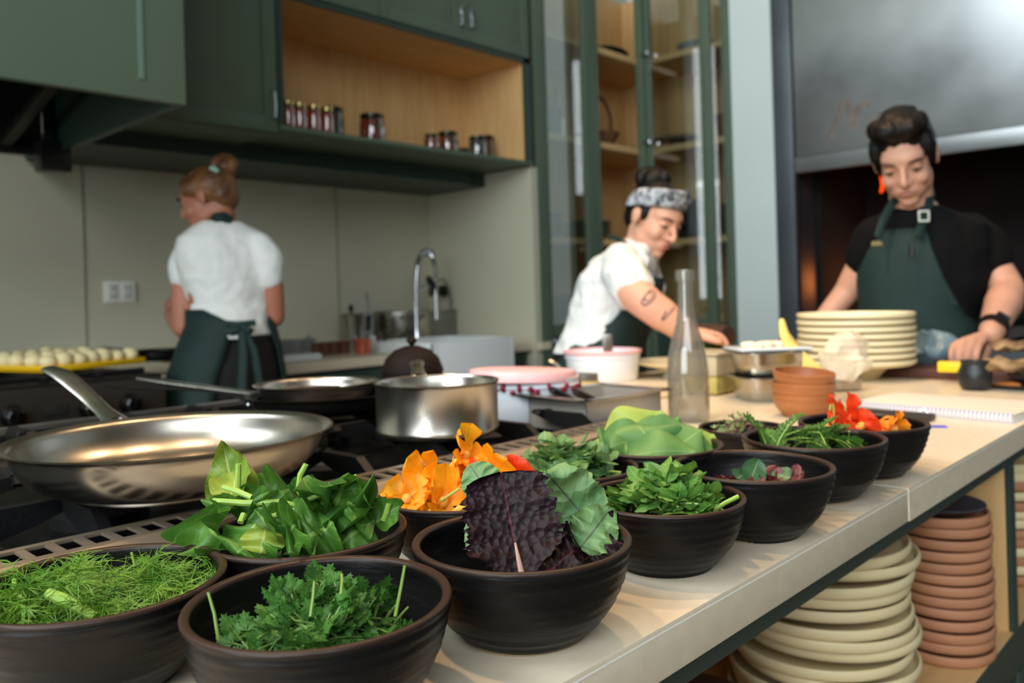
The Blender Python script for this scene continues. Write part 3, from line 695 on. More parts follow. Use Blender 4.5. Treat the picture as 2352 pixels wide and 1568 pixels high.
M_cab = leaf_mat('broad_pale_leaf', (122, 162, 88), (84, 134, 76), (140, 176, 102), .5, .012, 5, bump=.15, bscale=40, mott=14, trans=.35, sidew=.015)
M_cab2 = leaf_mat('broad_lime_leaf', (184, 200, 92), (150, 180, 82), (190, 204, 110), .5, .012, 5, bump=.15, bscale=40, mott=14, trans=.35, sidew=.015)
M_mus = leaf_mat('purple_mustard_leaf', (32, 14, 20), (21, 9, 14), (74, 30, 42), .5, .012, 6, bumpk='voronoi', bump=.6, bscale=190, spec=.22, mott=40, trans=.06, sidew=.04)
M_musg = leaf_mat('green_mustard_leaf', (124, 158, 100), (88, 132, 80), (84, 92, 70), .5, .018, 7, bumpk='voronoi', bump=1.0, bscale=95, mott=40, trans=.2, sidew=.04)
M_bas = leaf_mat('purple_basil_leaf', (112, 42, 48), (72, 30, 36), (140, 70, 66), .4, .03, 4, bump=.2, bscale=150, mott=50)
M_basg = leaf_mat('green_basil_leaf', (64, 104, 62), (46, 84, 50), (110, 140, 100), .4, .03, 8, bump=.3, bscale=150, mott=50)
M_car = leaf_mat('carrot_top', (84, 130, 50), (56, 102, 40), (100, 146, 66), .5, .02, 3, bump=0, mott=40)
M_fen = mat('fennel_frond', (118, 158, 46), .5, rgb2=(66, 116, 30), scale=30)
M_org = leaf_mat('orange_petal', (255, 188, 30), (255, 158, 14), (236, 120, 10), .5, .008, 9, bump=.1, bscale=60, mott=30, trans=.4, sidew=.05)
M_orr = leaf_mat('scarlet_petal', (248, 92, 34), (236, 64, 22), (210, 60, 16), .5, .01, 9, bump=.1, bscale=60, mott=30, trans=.4, sidew=.04)
M_yel = leaf_mat('yellow_petal', (246, 176, 40), (240, 140, 30), (220, 90, 20), .5, .02, 9, bump=.1, bscale=60, mott=30, trans=.4, sidew=.05)
M_spur = mat('nasturtium_spur', (226, 186, 80), .5, rgb2=(232, 150, 60), scale=60)
M_pink = mat('magenta_floret', (214, 50, 140), .5, rgb2=(160, 40, 110), scale=80)

def heap_pos(key, rr, zlo, zhi, dome=.35, rmax=.86):
    """a point on a low heap in a bowl; zlo/zhi as fractions of bowl radius for the edge and middle"""
    c, R = BOWLS[key]; a = rr.uniform(0, 2 * pi); q = math.sqrt(rr.random()) * rmax
    z = zlo + (zhi - zlo) * (1 - (q / rmax) ** 2)
    return c + V((q * R * cos(a), q * R * sin(a), z * R)), q
def lobed(mb, c, d, nrm, size, rr):
    """a flat three-lobed toothed parsley leaflet"""
    d = V(d).normalized(); nrm = V(nrm); nrm = (nrm - d * nrm.dot(d)).normalized(); s = d.cross(nrm)
    for ang, k in ((0, 1.0), (.85, .8), (-.85, .8)):
        ax = d * cos(ang) + s * sin(ang); sx = d * -sin(ang) + s * cos(ang); L_ = size * k
        o = [(0, 0), (.28, .10), (.40, .44), (.50, .22), (.66, .50), (.73, .20), (.90, .30), (.90, .09), (1.04, 0)]
        pts = [(u, v) for u, v in o] + [(u, -v) for u, v in o[1:-1]][::-1]
        b = V(c); bend = rr.uniform(-.25, .25)
        vs = [b + ax * (u * L_) + sx * (v * L_ * .9) + nrm * (L_ * (bend * u * u - .25 * abs(v))) for u, v in pts]
        mid = b + ax * (.55 * L_) + nrm * (L_ * bend * .3)
        n = len(vs)
        mb.add([mid] + vs, [(0, 1 + i, 1 + (i + 1) % n) for i in range(n)], [(.5, .55)] + [(.5 + v, u) for u, v in pts])
def rdir(rr, up=.5): 
    a = rr.uniform(0, 2 * pi); return V((cos(a), sin(a), rr.uniform(-.2, up))).normalized()
def variants(name, make, n):
    return [make(random.Random(100 * i + hash(len(name)) % 97)) for i in range(n)]
def scatter(key, name, protos, count, label, cat, group, zlo, zhi, seed, smin=.85, smax=1.15, rmax=.8, tilt=.5, stemmat=None):
    """protos: list of (leafMB, leafmat, stemMB or None, stemmat)"""
    rr = random.Random(seed); made = [None] * len(protos)
    for i in range(count):
        p, q = heap_pos(key, rr, zlo, zhi, rmax=rmax); k = rr.randrange(len(protos))
        rot = (rr.uniform(-tilt, tilt), rr.uniform(-tilt, tilt), rr.uniform(0, 2 * pi)); sc = rr.uniform(smin, smax)
        if made[k] is None:
            lm, mt, smb, smt = protos[k]
            o = single(name, lm, mt, label, cat, group, local=True, ang=70)
            if smb: part('stem', smb, smt, o, local=True)
            o.location = p; o.rotation_euler = rot; o.scale = (sc,) * 3; made[k] = o
        else: dup(made[k], p, rot, sc)

# parsley
def parsley(rr):
    l = MB(); s = MB(); L0 = rr.uniform(.030, .042); pts = arc((-L0 * .7, 0, -.006), (L0 * .5, 0, 0), .006, 8); s.tube(pts, [.0011] * 5 + [.0008] * 4, 5)
    for (t, sd) in ((8, 0), (5, 1), (5, -1), (7, .6), (7, -.6)):
        d = V((1, sd * 1.0, rr.uniform(-.1, .5))).normalized(); e = pts[t] + d * .009
        s.tube([pts[t], e], .0006, 4); lobed(l, e, d + V((0, 0, rr.uniform(-.2, .2))), V((rr.uniform(-.5, .5), rr.uniform(-.5, .5), 1)), rr.uniform(.0095, .0135), rr)
    return (l, M_par, s, mat('parsley_stem', (104, 140, 66), .45))
scatter('parsley', 'parsley_sprig', variants('parsley', parsley, 6), 95, 'dark green parsley sprig heaped in the bowl nearest the worktop edge', 'parsley', 'parsley sprigs in the nearest bowl', .40, .72, 21, .75, .98, .52, .9)
for a, b, lab in (((478, 1360), (502, 1455), 'pale upright parsley stalk at the far left of the parsley bowl'), ((930, 1298), (908, 1400), 'thin parsley stalk poking above the rim beside the mustard bowl'), ((785, 1318), (783, 1350), 'short cut parsley stalk standing at the back of its heap'), ((722, 1335), (713, 1400), 'thick curled parsley stalk in the middle of its heap')):
    d = .445 if a[0] > 600 else .435
    single('parsley_stalk', MB().tube([P(a[0], a[1], d), P((a[0] + b[0]) / 2 + 2, (a[1] + b[1]) / 2, d - .004), P(b[0], b[1] + 15, d - .008)], [.0007, .0008, .0009], 6), mat('parsley_stalk', (116, 144, 66), .45), lab, 'stalk', 'loose parsley stalks')

# fennel: fine hair-like fronds, uncountable
def fennel():
    rr = random.Random(5); mb = MB(); c, R = BOWLS['fennel']
    def plume(p0, d, n, Ls, spread=.75):
        d = d.normalized()
        for i in range(n):
            t = rr.random(); q = p0 + d * (t * Ls * .8)
            dd = (d + V((rr.gauss(0, spread), rr.gauss(0, spread), rr.gauss(0, spread) * .7))).normalized(); ln = Ls * rr.uniform(.25, .5) * (1.15 - t * .5)
            sag = V((rr.gauss(0, .3), rr.gauss(0, .3), -.35)) * ln * .7
            pts = [q + dd * (ln * u) + sag * (u * u) for u in (0, .33, .66, 1)]
            for w in pts:
                e = V((w.x - c.x, w.y - c.y, 0)); lim = R * (.90 if w.z < c.z + .84 * R else 1.02)
                if w.z < c.z + .2 * R: w.z = c.z + .2 * R
                zl = c.z + .84 * R + .014
                if w.z > zl: w.z = zl + (w.z - zl) * .35
                if e.length > lim: e *= lim / e.length; w.x, w.y = c.x + e.x, c.y + e.y
            mb.tube(pts, [.00027, .00025, .0002, .0001], 3, caps=False)
    for i in range(64):
        a = rr.uniform(0, 2 * pi); q = math.sqrt(rr.random()) * .80
        z = .62 + .22 * (1 - q * q) 
        p = c + V((q * R * cos(a), q * R * sin(a), (z - .1) * R)); dirn = V((rr.gauss(0, 1), rr.gauss(0, 1), rr.uniform(-.05, .5)))
        plume(p, dirn, 40, rr.uniform(.035, .05))
    # the two humps seen in the bowl
    for (px, py, d, n) in ((120, 1330, .50, 12), (400, 1320, .55, 10), (60, 1380, .49, 6), (165, 1325, .53, 10), (440, 1310, .555, 6)):
        for i in range(n):
            p = P(px + rr.gauss(0, 38), py + abs(rr.gauss(0, 22)), d + rr.gauss(0, .012)); plume(p, V((rr.gauss(0, 1), rr.gauss(0, 1), rr.uniform(-.25, .3))), 40, rr.uniform(.03, .046))
    return mb
fo = single('fennel_fronds', fennel(), M_fen, 'feathery bright green fennel fronds heaped in their black bowl', 'fennel', kind='stuff', smooth=True)
part('stalk', MB().tube([P(112, 1362, .492), P(150, 1378, .488), P(222, 1418, .478)], [.0034, .0038, .003], 8), M_stem, fo, local=True, label='thick cut fennel stalk')
part('stalk', MB().tube([P(33, 1330, .50), P(34, 1360, .495), P(58, 1380, .49)], .0014, 6), M_stem, fo, local=True)
part('stalk', MB().tube([P(302, 1268, .55), P(310, 1300, .55)], .0009, 6), M_stem, fo, local=True)

# spinach
SPC = BOWLS['spinach'][0]
def spin(base, tip, nrm, w, lab, mt=None, shape='spear', seed=1, cup=.12, curl=.05, wave=.05, fold=0, stem=None, nu=22, nv=12):
    o = single('spinach_leaf', MB().leaf(base, tip, nrm, w, nu, nv, shape, cup, curl, wave * 1.6 + .03, seed=seed, fold=fold, nw=2.2), mt or M_spi, lab, 'spinach leaf', 'spinach leaves in the bowl by the skillet', loc=V(base))
    if stem: part('stem', MB().tube(stem, [.0021, .0023, .002, .0017][:len(stem)], 8), M_stem, o, label='pale green leaf stalk')
    return o
tc_ = lambda k=0: (-FW + UP * k)
g = 'spinach leaf '
spin(P(545, 1170, .625), P(512, 1013, .635), tc_(.1) + R0 * .3, .040, 'pointed yellow-green spinach leaf standing upright at the left of the bowl', M_spy, 'spear', 3, cup=.12, wave=.05, stem=[P(548, 1065, .605), P(547, 1100, .605), P(548, 1165, .605)])
spin(P(525, 1150, .60), P(556, 1050, .645), tc_(), .03, 'narrow spinach leaf behind the upright yellowing leaf', M_spy, 'spear', 9, cup=.2)
spin(P(590, 1205, .565), P(545, 1270, .552), tc_(.5) - R0 * .2, .05, 'glossy spinach leaf curling over the left rim of its bowl', None, 'round', 4, cup=-.12, curl=-.1, stem=[P(560, 1180, .575), P(552, 1200, .57)])
spin(P(480, 1180, .588), P(520, 1262, .57), tc_(.3) - R0 * .5, .045, 'folded spinach leaf hanging on the far left rim', None, 'oval', 5, cup=.35, wave=.12)
spin(P(610, 1212, .56), P(598, 1272, .552), tc_(.4) + R0 * .3, .030, 'pale undersided spinach leaf at the front left of its heap', M_spy, 'round', 6, cup=-.1)
spin(P(630, 1190, .585), P(578, 1150, .58), tc_(.6), .034, 'small spinach leaf lying across the pale stalks', None, 'oval', 7, cup=.1)
spin(P(640, 1230, .57), P(585, 1170, .575), tc_(.8), .036, 'spinach leaf tilted back in the middle of the heap', None, 'oval', 8, cup=-.1, wave=.05)
spin(P(600, 1165, .63), P(665, 1120, .64), tc_(.4), .05, 'squarish torn spinach leaf at the back of the bowl', None, 'broad', 12, cup=.05, wave=.08)
spin(P(750, 1190, .60), P(800, 1090, .60), tc_(.2) + R0 * .3, .062, 'big crumpled spinach leaf rising at the right of the heap', None, 'oval', 13, cup=.2, wave=.16, stem=[P(820, 1094, .60), P(770, 1120, .60), P(698, 1152, .605)])
spin(P(840, 1190, .60), P(770, 1130, .605), tc_(.5), .048, 'ruffled spinach leaf below the big crumpled leaf', None, 'oval', 14, cup=.25, wave=.22)
spin(P(700, 1240, .565), P(765, 1200, .575), tc_(.6) + R0 * .2, .055, 'broad spinach leaf with a brown patch at the front right', None, 'round', 15, cup=-.18, wave=.06)
spin(P(640, 1250, .56), P(690, 1205, .57), tc_(.5), .045, 'wavy spinach leaf at the front centre of the bowl', None, 'oval', 16, cup=.25, wave=.2)
spin(P(780, 1250, .58), P(850, 1200, .59), tc_(.6), .05, 'flat spinach leaf beside the right rim', None, 'round', 17, cup=-.1, wave=.05)
spin(P(860, 1200, .60), P(929, 1155, .605), tc_(.5) - R0 * .1, .026, 'pointed spinach leaf poking over the right rim', None, 'spear', 18, cup=.3, stem=[P(893, 1156, .60), P(888, 1175, .60), P(880, 1195, .60)])
spin(P(620, 1210, .58), P(730, 1170, .59), tc_(1.0), .03, 'long narrow spinach leaf along the horizontal stalk', None, 'spear', 19, cup=.15, stem=[P(490, 1150, .585), P(560, 1155, .58), P(640, 1152, .585), P(680, 1160, .59)])
spin(P(700, 1150, .615), P(718, 1095, .625), tc_(.2), .026, 'small rolled spinach leaf standing behind the bent stalk', None, 'spear', 20, fold=.9, stem=[P(703, 1066, .61), P(690, 1090, .61), P(684, 1125, .61), P(700, 1152, .61)])
spin(P(520, 1140, .60), P(500, 1195, .59), tc_(.2) - R0 * .4, .03, 'narrow drooping spinach leaf left of the stalks', None, 'spear', 21, stem=[P(512, 1118, .59), P(545, 1128, .587), P(578, 1142, .585)])
spin(P(660, 1280, .555), P(730, 1262, .562), tc_(1.2), .04, 'spinach leaf tucked inside the front rim', None, 'oval', 22, wave=.15)
spin(P(600, 1180, .60), P(560, 1125, .61), tc_(.6) - R0 * .3, .03, 'small dark spinach leaf under the crossing stalks', None, 'oval', 23)
spin(P(670, 1180, .60), P(620, 1190, .58), tc_(1.2), .03, 'spinach leaf with a short stalk in the middle of the heap', None, 'spear', 24, stem=[P(677, 1172, .58), P(650, 1180, .578), P(625, 1186, .576)])
rr = random.Random(4)
sb = None
for i in range(16):
    p, q = heap_pos('spinach', rr, .45, .75, rmax=.72); d = rdir(rr, .3)
    if sb is None:
        sb = single('spinach_leaf', MB().leaf((-.025, 0, 0), (.025, 0, .004), (0, 0, 1), .042, 10, 6, 'oval', -.1, -.1, .12, seed=31), M_spi, 'spinach leaf buried low in the heap by the skillet', 'spinach leaf', 'spinach leaves in the bowl by the skillet', local=True); o = sb
    else: o = dup(sb)
    o.location = p; o.rotation_euler = (rr.uniform(-.6, .6), rr.uniform(-.6, .6), rr.uniform(0, 6.28))

# mustard leaf bowl
def mus(base, tip, nrm, w, lab, mt, seed, shape='broad', cup=.06, curl=.0, wave=.04, nu=30, nv=18, serr=.10, stem=True, fold=0):
    o = single('mustard_leaf', MB().leaf(base, tip, nrm, w, nu, nv, shape, cup, curl, wave, serr, fold, seed, 4), mt, lab, 'mustard leaf', 'mustard leaves in the bowl', loc=V(base))
    if stem:
        a = V(base).lerp(V(tip), -.08); part('rib', MB().tube([V(base).lerp(V(tip), t) + V(nrm).normalized() * .0008 for t in (-.04, .12, .3)], [.0024, .0017, .0008], 8), mat('mustard_rib', (176, 140, 122), .4), o, label='pale pink midrib')
    return o
mus(P(1198, 1318, .548), P(1150, 1086, .575), tc_(.35) + R0 * .10, .067, 'large dark purple mustard leaf standing upright with a pale rib', M_mus, 41, 'must', wave=.022, serr=.14, nu=44, nv=26)
mus(P(1395, 1250, .60), P(1255, 1085, .595), tc_(.25) - R0 * .2, .047, 'green crinkled mustard leaf leaning right behind the purple leaf', M_musg, 42, cup=-.08, wave=.10)
mus(P(1330, 1262, .575), P(1405, 1165, .585), tc_(.35), .034, 'green mustard leaf tip folded over the right side of the bowl', M_musg, 43, 'oval', wave=.12, stem=False)
mus(P(1120, 1130, .585), P(1078, 1064, .592), tc_(.2), .030, 'small green mustard leaf tip curling above the purple leaf', M_musg, 44, 'oval', cup=-.1, stem=False)
mus(P(1095, 1275, .575), P(1078, 1190, .585), tc_(.2) - R0 * .5, .014, 'sliver of green mustard leaf at the left edge of the purple leaf', M_musg, 45, 'oval', stem=False)
mus(P(1240, 1318, .55), P(1330, 1262, .565), tc_(1.2), .045, 'purple mustard leaf lying low at the front right of its bowl', M_mus, 46, 'oval', wave=.12, stem=False)
mus(P(1330, 1290, .565), P(1415, 1215, .59), tc_(.6) - R0 * .4, .05, 'frilly purple mustard leaf against the right rim', M_mus, 47, 'oval', wave=.2, stem=False)
mus(P(1160, 1280, .58), P(1290, 1235, .61), tc_(1.5), .055, 'purple mustard leaf at the bottom of its bowl', M_mus, 48, 'broad', wave=.12, stem=False)

# nasturtium flowers
def nast(rr, mats_, r=.020, open_=.7):
    mb = MB()
    for k in range(5):
        a = 2 * pi * k / 5 + rr.uniform(-.2, .2); d = V((cos(a), sin(a), open_ + rr.uniform(-.25, .25))).normalized()
        mb.leaf(V((0, 0, 0)) + d * .004, d * (r + .012 * rr.random()), V((-cos(a), -sin(a), 1.2)), r * 1.25, 8, 6, 'fan', .08, -.12, .08, seed=rr.randrange(999), nw=1.5)
    s = MB().limb([(0, 0, .004), (0, 0, -.010), (.004, 0, -.022)], [.0045, .0034, .0012], 8, 3)
    return mb, mats_, s, M_spur
def nflower(p, rot, proto, lab, grp, sc=1.0):
    mb, mt, s, sm_ = proto; o = single('nasturtium_flower', mb, mt, lab, 'flower', grp, local=True, ang=80); part('spur', s, sm_, o, local=True, label='yellowish funnel spur')
    o.location = p; o.rotation_euler = rot; o.scale = (sc,) * 3; return o
og = 'orange nasturtiums in the bowl by the stove rail'
for i, (px, py, d, rot, mt, lab, sc) in enumerate((
    (1062, 1052, .755, (.9, .2, .2), M_org, 'topmost golden nasturtium flower crowning its bowl', 1.05),
    (1040, 1090, .75, (1.2, -.3, .6), M_org, 'golden nasturtium flower just below the topmost bloom', 1.0),
    (988, 1100, .745, (-.6, 1.2, 1.), M_org, 'orange nasturtium flower lying with its yellow spur towards the stove', 1.0),
    (985, 1135, .73, (2.4, .4, .3), M_org, 'nasturtium flower turned over to show its pale spur', .95),
    (935, 1150, .72, (.5, -.8, .2), M_org, 'yellow-orange nasturtium flower at the left rim', 1.05),
    (1010, 1160, .70, (.9, .1, 0), M_org, 'broad yellow-orange nasturtium flower at the front rim', 1.15),
    (1062, 1140, .715, (1.0, .6, .4), M_org, 'golden nasturtium flower in the middle of the orange heap', 1.1),
    (1085, 1110, .735, (.7, .9, .4), M_orr, 'red-orange nasturtium flower behind the purple mustard leaf', 1.1),
    (1075, 1160, .70, (1.2, .8, 1), M_orr, 'scarlet nasturtium flower at the right of the orange heap', .95),
    (1130, 1095, .76, (.5, .8, .4), M_org, 'nasturtium flower sloping down behind the mustard leaf', 1.05),
    (1180, 1105, .765, (.4, .8, .4), M_orr, 'deep orange nasturtium petals showing right of the mustard leaf tip', 1.0),
    (1010, 1120, .74, (.4, -.4, .4), M_org, 'crumpled orange nasturtium flower in the centre of the heap', 1.0))):
    nflower(P(px, py, d), rot, nast(random.Random(60 + i), mt), lab, og, sc)
single('flower_stalk', MB().tube([P(1055, 1122, .70), P(1030, 1138, .695), P(1012, 1150, .692)], .0012, 6), M_stemp, 'pale stalk lying across the orange flowers', 'stalk')
rg_ = 'red nasturtiums beside the notebook'
for i, (px, py, d, rot, mt, lab, sc) in enumerate((
    (1915, 970, 1.02, (.8, .2, .2), M_orr, 'large scarlet nasturtium flower at the left of its bowl', 1.25),
    (1945, 962, 1.03, (.9, .4, .5), M_orr, 'scarlet nasturtium flower beside the upright green stalks', 1.2),
    (1905, 985, .99, (1.1, -.4, .2), M_orr, 'red nasturtium flower with a yellow throat at the front left', 1.0),
    (1975, 980, 1.0, (1.2, .4, .9), M_orr, 'curled scarlet nasturtium flower in the middle of the red heap', 1.1),
    (2000, 975, 1.02, (2.2, .2, .9), M_yel, 'orange-yellow nasturtium flower turned upside down', 1.0),
    (2030, 978, 1.02, (2.0, .6, .2), M_yel, 'pale yellow nasturtium flower beside its bent green stalk', .95),
    (2055, 985, 1.01, (1.0, .8, .2), M_yel, 'small yellow-orange nasturtium flower at the right rim', .8),
    (1935, 990, .98, (.8, .1, .2), M_orr, 'red nasturtium flower low at the front rim', 1.0))):
    nflower(P(px, py, d), rot, nast(random.Random(80 + i), mt), lab, rg_, sc)
for a, b, lab in (((1908, 928), (1905, 952), 'first short green stalk standing among the scarlet petals'), ((1914, 926), (1916, 955), 'second green stalk standing beside its twin among scarlet petals'), ((1940, 932), (1945, 955), 'thin green stalk rising behind the scarlet flowers'), ((2075, 985), (2035, 968), 'green stalk lying over the yellow flower at the right')):
    single('flower_stalk', MB().tube([P(*a, 1.01), P(*b, 1.01)], .0011, 6), M_stemp, lab, 'stalk', 'stalks in the red flower bowl')

# pea shoots, purslane, basil, carrot tops, tiny herbs
def roundsprig(mt, smt, n, lw, ll, shape='round', h=.03):
    def f(rr):
        l = MB(); s = MB(); L0 = h * rr.uniform(.9, 1.2); pts = arc((-L0 * .6, 0, -.004), (L0 * .6, rr.uniform(-.006, .006), .006), .004, 8); s.tube(pts, .0009, 5)
        for k in range(n):
            t = 2 + int(6 * k / max(1, n - 1)); d = V((rr.uniform(.2, 1), (1 if k % 2 else -1) * rr.uniform(.4, 1), rr.uniform(.0, .8))).normalized()
            b = pts[t]; l.leaf(b, b + d * ll * rr.uniform(.75, 1.15), V((rr.uniform(-.6, .6), rr.uniform(-.6, .6), 1)), lw * rr.uniform(.8, 1.15), 7, 6, shape, rr.uniform(-.12, .15), rr.uniform(-.15, .1), .04, seed=rr.randrange(99))
        return (l, mt, s, smt)
    return f
scatter('pea', 'pea_shoot', variants('pea', roundsprig(M_pea, M_stem, 7, .0135, .016), 5), 40, 'round-leaved pea shoot in the bowl between orange flowers and broad leaves', 'pea shoot', 'pea shoots', .58, .98, 22, .85, 1.1, .58, .5)
scatter('green', 'purslane_shoot', variants('purs', roundsprig(M_pur, M_stem, 7, .0125, .019, 'oval'), 5), 44, 'bright green purslane shoot in the bowl right of the mustard leaves', 'purslane', 'purslane shoots', .58, .95, 23, .85, 1.1, .60, .5)
single('purslane_leaf', MB().leaf(P(1335, 1150, .66), P(1325, 1097, .665), tc_(.1), .016, 10, 8, 'round', .05, 0, .02, seed=3), M_basg, 'single dark green leaf standing up at the left of the purslane bowl', 'leaf')
single('purslane_stalk', MB().tube([P(1695, 1140, .685), P(1665, 1155, .68), P(1635, 1175, .675)], .0019, 8), M_stem, 'thick pale green stalk crossing the right rim of the purslane', 'stalk')
scatter('purple', 'purple_basil_sprig', variants('bas', roundsprig(M_bas, mat('red_stem', (130, 40, 56), .45), 6, .010, .016, 'oval', .030), 4), 24, 'small purple-red basil sprig low in its bowl', 'basil', 'purple basil sprigs', .42, .60, 24, .75, 1.0, .5, .4)
for a, b, n_, lab, s_ in (((1722, 1108), (1742, 1056), tc_(.5), 'upright green basil leaf with clear veins in the purple herb bowl', .024), ((1818, 1098), (1772, 1088), tc_(1), 'flat green basil leaf lying at the right of the purple herbs', .022), ((1690, 1100), (1712, 1088), tc_(1), 'small dark basil leaf in front of the upright one', .018)):
    single('basil_leaf', MB().leaf(P(*a, .775), P(*b, .79), n_, s_, 12, 8, 'oval', .08, .05, .02, seed=5), M_basg, lab, 'leaf', 'green basil leaves')
def fern(rr):
    l = MB(); s = MB(); pts = arc((-.022, 0, 0), (.026, rr.uniform(-.008, .008), .008), .006, 10); s.tube(pts, .0008, 5)
    for i in range(2, 11):
        for sd in (-1, 1):
            d = V((.6, sd, rr.uniform(-.1, .4))).normalized(); ln = .013 * (1.1 - i / 13); e = pts[i]
            for k in range(4):
                q = e + d * (ln * (k + 1) / 4)
                for s2 in (-1, 1): l.leaf(q, q + (d * .6 + V((.5 * s2, -sd * .3 * s2, .2))) * .0052, (0, 0, 1), .0022, 2, 2, 'oval', 0, 0)
            l.leaf(e, e + d * ln, (0, 0, 1), .0018, 3, 2, 'oval', 0, 0)
    return (l, M_car, s, M_stem)
scatter('herb', 'carrot_top_sprig', variants('fern', fern, 4), 26, 'ferny carrot-top sprig in the bowl before the red flowers', 'herb', 'carrot-top sprigs', .52, .8, 25, .85, 1.1, .56, .45)
o = None
for a, b, lab in (((1748, 1025), (1732, 1000), 'ferny sprig leaning on the left rim of its bowl'), ((1790, 1030), (1828, 985), 'ferny sprig pointing up out of its bowl'), ((1952, 1018), (1953, 1040), 'lone stalky sprig at the right side of the carrot tops')):
    l, mt, s, sm2 = fern(random.Random(a[0])); o = single('carrot_top_sprig', l, mt, lab, 'herb', 'carrot-top sprigs', local=True); part('stem', s, sm2, o, local=True)
    p0, p1 = P(*a, .89), P(*b, .895); o.location = (p0 + p1) / 2; o.rotation_euler = (p1 - p0).to_track_quat('X', 'Z').to_euler()
def tiny(rr):
    l = MB(); s = MB(); pts = arc((-.012, 0, -.004), (.012, 0, .008), .006, 8); s.tube(pts, .0006, 4)
    for k in range(9): 
        d = rdir(rr, .8); b = pts[rr.randrange(2, 9)]; l.leaf(b, b + d * .007, (0, 0, 1), .004, 3, 2, 'oval', .1, 0)
    return (l, mat('tiny_herb_leaf', (120, 140, 84), .5, vary=.3, scale=60), s, mat('rosy_stem', (150, 96, 96), .5))
scatter('tiny', 'tiny_herb_sprig', variants('tiny', tiny, 3), 30, 'tiny wispy herb sprig in the small bowl by the wooden bowls', 'herb', 'tiny herb sprigs', .5, .92, 26, .8, 1.2, .62, .7)
fl_ = None; rr = random.Random(2)
for i, (px, py) in enumerate(((1752, 990), (1745, 994), (1757, 996), (1655, 1000), (1662, 1003), (1707, 1002), (1650, 995), (1730, 1003))):
    if fl_ is None:
        f = MB()
        for k in range(6): f.ell(V((cos(k * 1.05), sin(k * 1.05), .3)) * .0026, ((.0022, 0, 0), (0, .0022, 0), (0, 0, .0012)), 8, 5)
        fl_ = o = single('pink_floret', f, M_pink, 'tiny magenta floret among the herbs by the wooden bowls', 'floret', 'magenta florets', local=True)
    else: o = dup(fl_)
    o.location = P(px, py, 1.075); o.rotation_euler = (rr.uniform(-.6, .6), rr.uniform(-.6, .6), 0)

# broad pale leaves
def cab(base, tip, nrm, w, lab, mt, seed, shape='broad', cup=.1, curl=0, wave=.06):
    wave *= 1.5
    return single('broad_leaf', MB().leaf(base, tip, nrm, w, 26, 18, shape, cup, curl, wave, seed=seed, nw=1.3), mt, lab, 'leaf', 'broad pale leaves in the bowl before the bottle', loc=V(base))
cab(P(1480, 1060, .90), P(1520, 940, .935), tc_(.5), .105, 'tallest broad pale leaf peaking in front of the clear bottle', M_cab2, 1, cup=-.16, wave=.06)
cab(P(1540, 1060, .90), P(1372, 1000, .90), tc_(1.0) , .060, 'long lime leaf stretching over the left rim towards the vent strip', M_cab2, 2, 'oval', cup=-.2, curl=-.12, wave=.05)
cab(P(1520, 1058, .87), P(1452, 962, .915), tc_(.7), .085, 'smooth mid-green leaf folded at the left of the mound', M_cab, 3, cup=-.14, wave=.08)
cab(P(1490, 1055, .86), P(1610, 990, .90), tc_(.7), .085, 'broad green leaf spreading to the right rim', M_cab, 4, cup=-.16, wave=.07)
cab(P(1440, 1045, .865), P(1600, 1030, .865), tc_(.7), .055, 'bluish green leaf lying along the front of the mound', M_cab, 5, 'oval', cup=-.14, curl=-.02, wave=.07)
cab(P(1570, 1050, .90), P(1640, 995, .93), tc_(.5), .075, 'pale lime leaf hanging over the right side of the bowl', M_cab2, 6, cup=-.2, wave=.05)
cab(P(1400, 1030, .885), P(1500, 985, .90), tc_(.7), .06, 'green leaf crossing the left half of the mound', M_cab, 7, 'oval', cup=-.16, wave=.08)
cab(P(1490, 1050, .88), P(1560, 955, .93), tc_(.6), .07, 'smooth green leaf in the centre of the mound', M_cab, 8, 'oval', cup=-.16, wave=.06)
for i, (a, b) in enumerate((((1420, 1050), (1540, 1065)), ((1560, 1065), (1640, 1030)), ((1380, 1040), (1440, 1010)))):
    cab(P(*a, .90), P(*b, .90), tc_(1.4), .07, ('broad leaf lowest at the front of the mound', 'broad leaf tucked under the right side of the mound', 'broad leaf tucked under the long lime leaf')[i], M_cab, 20 + i, cup=-.1, wave=.1)

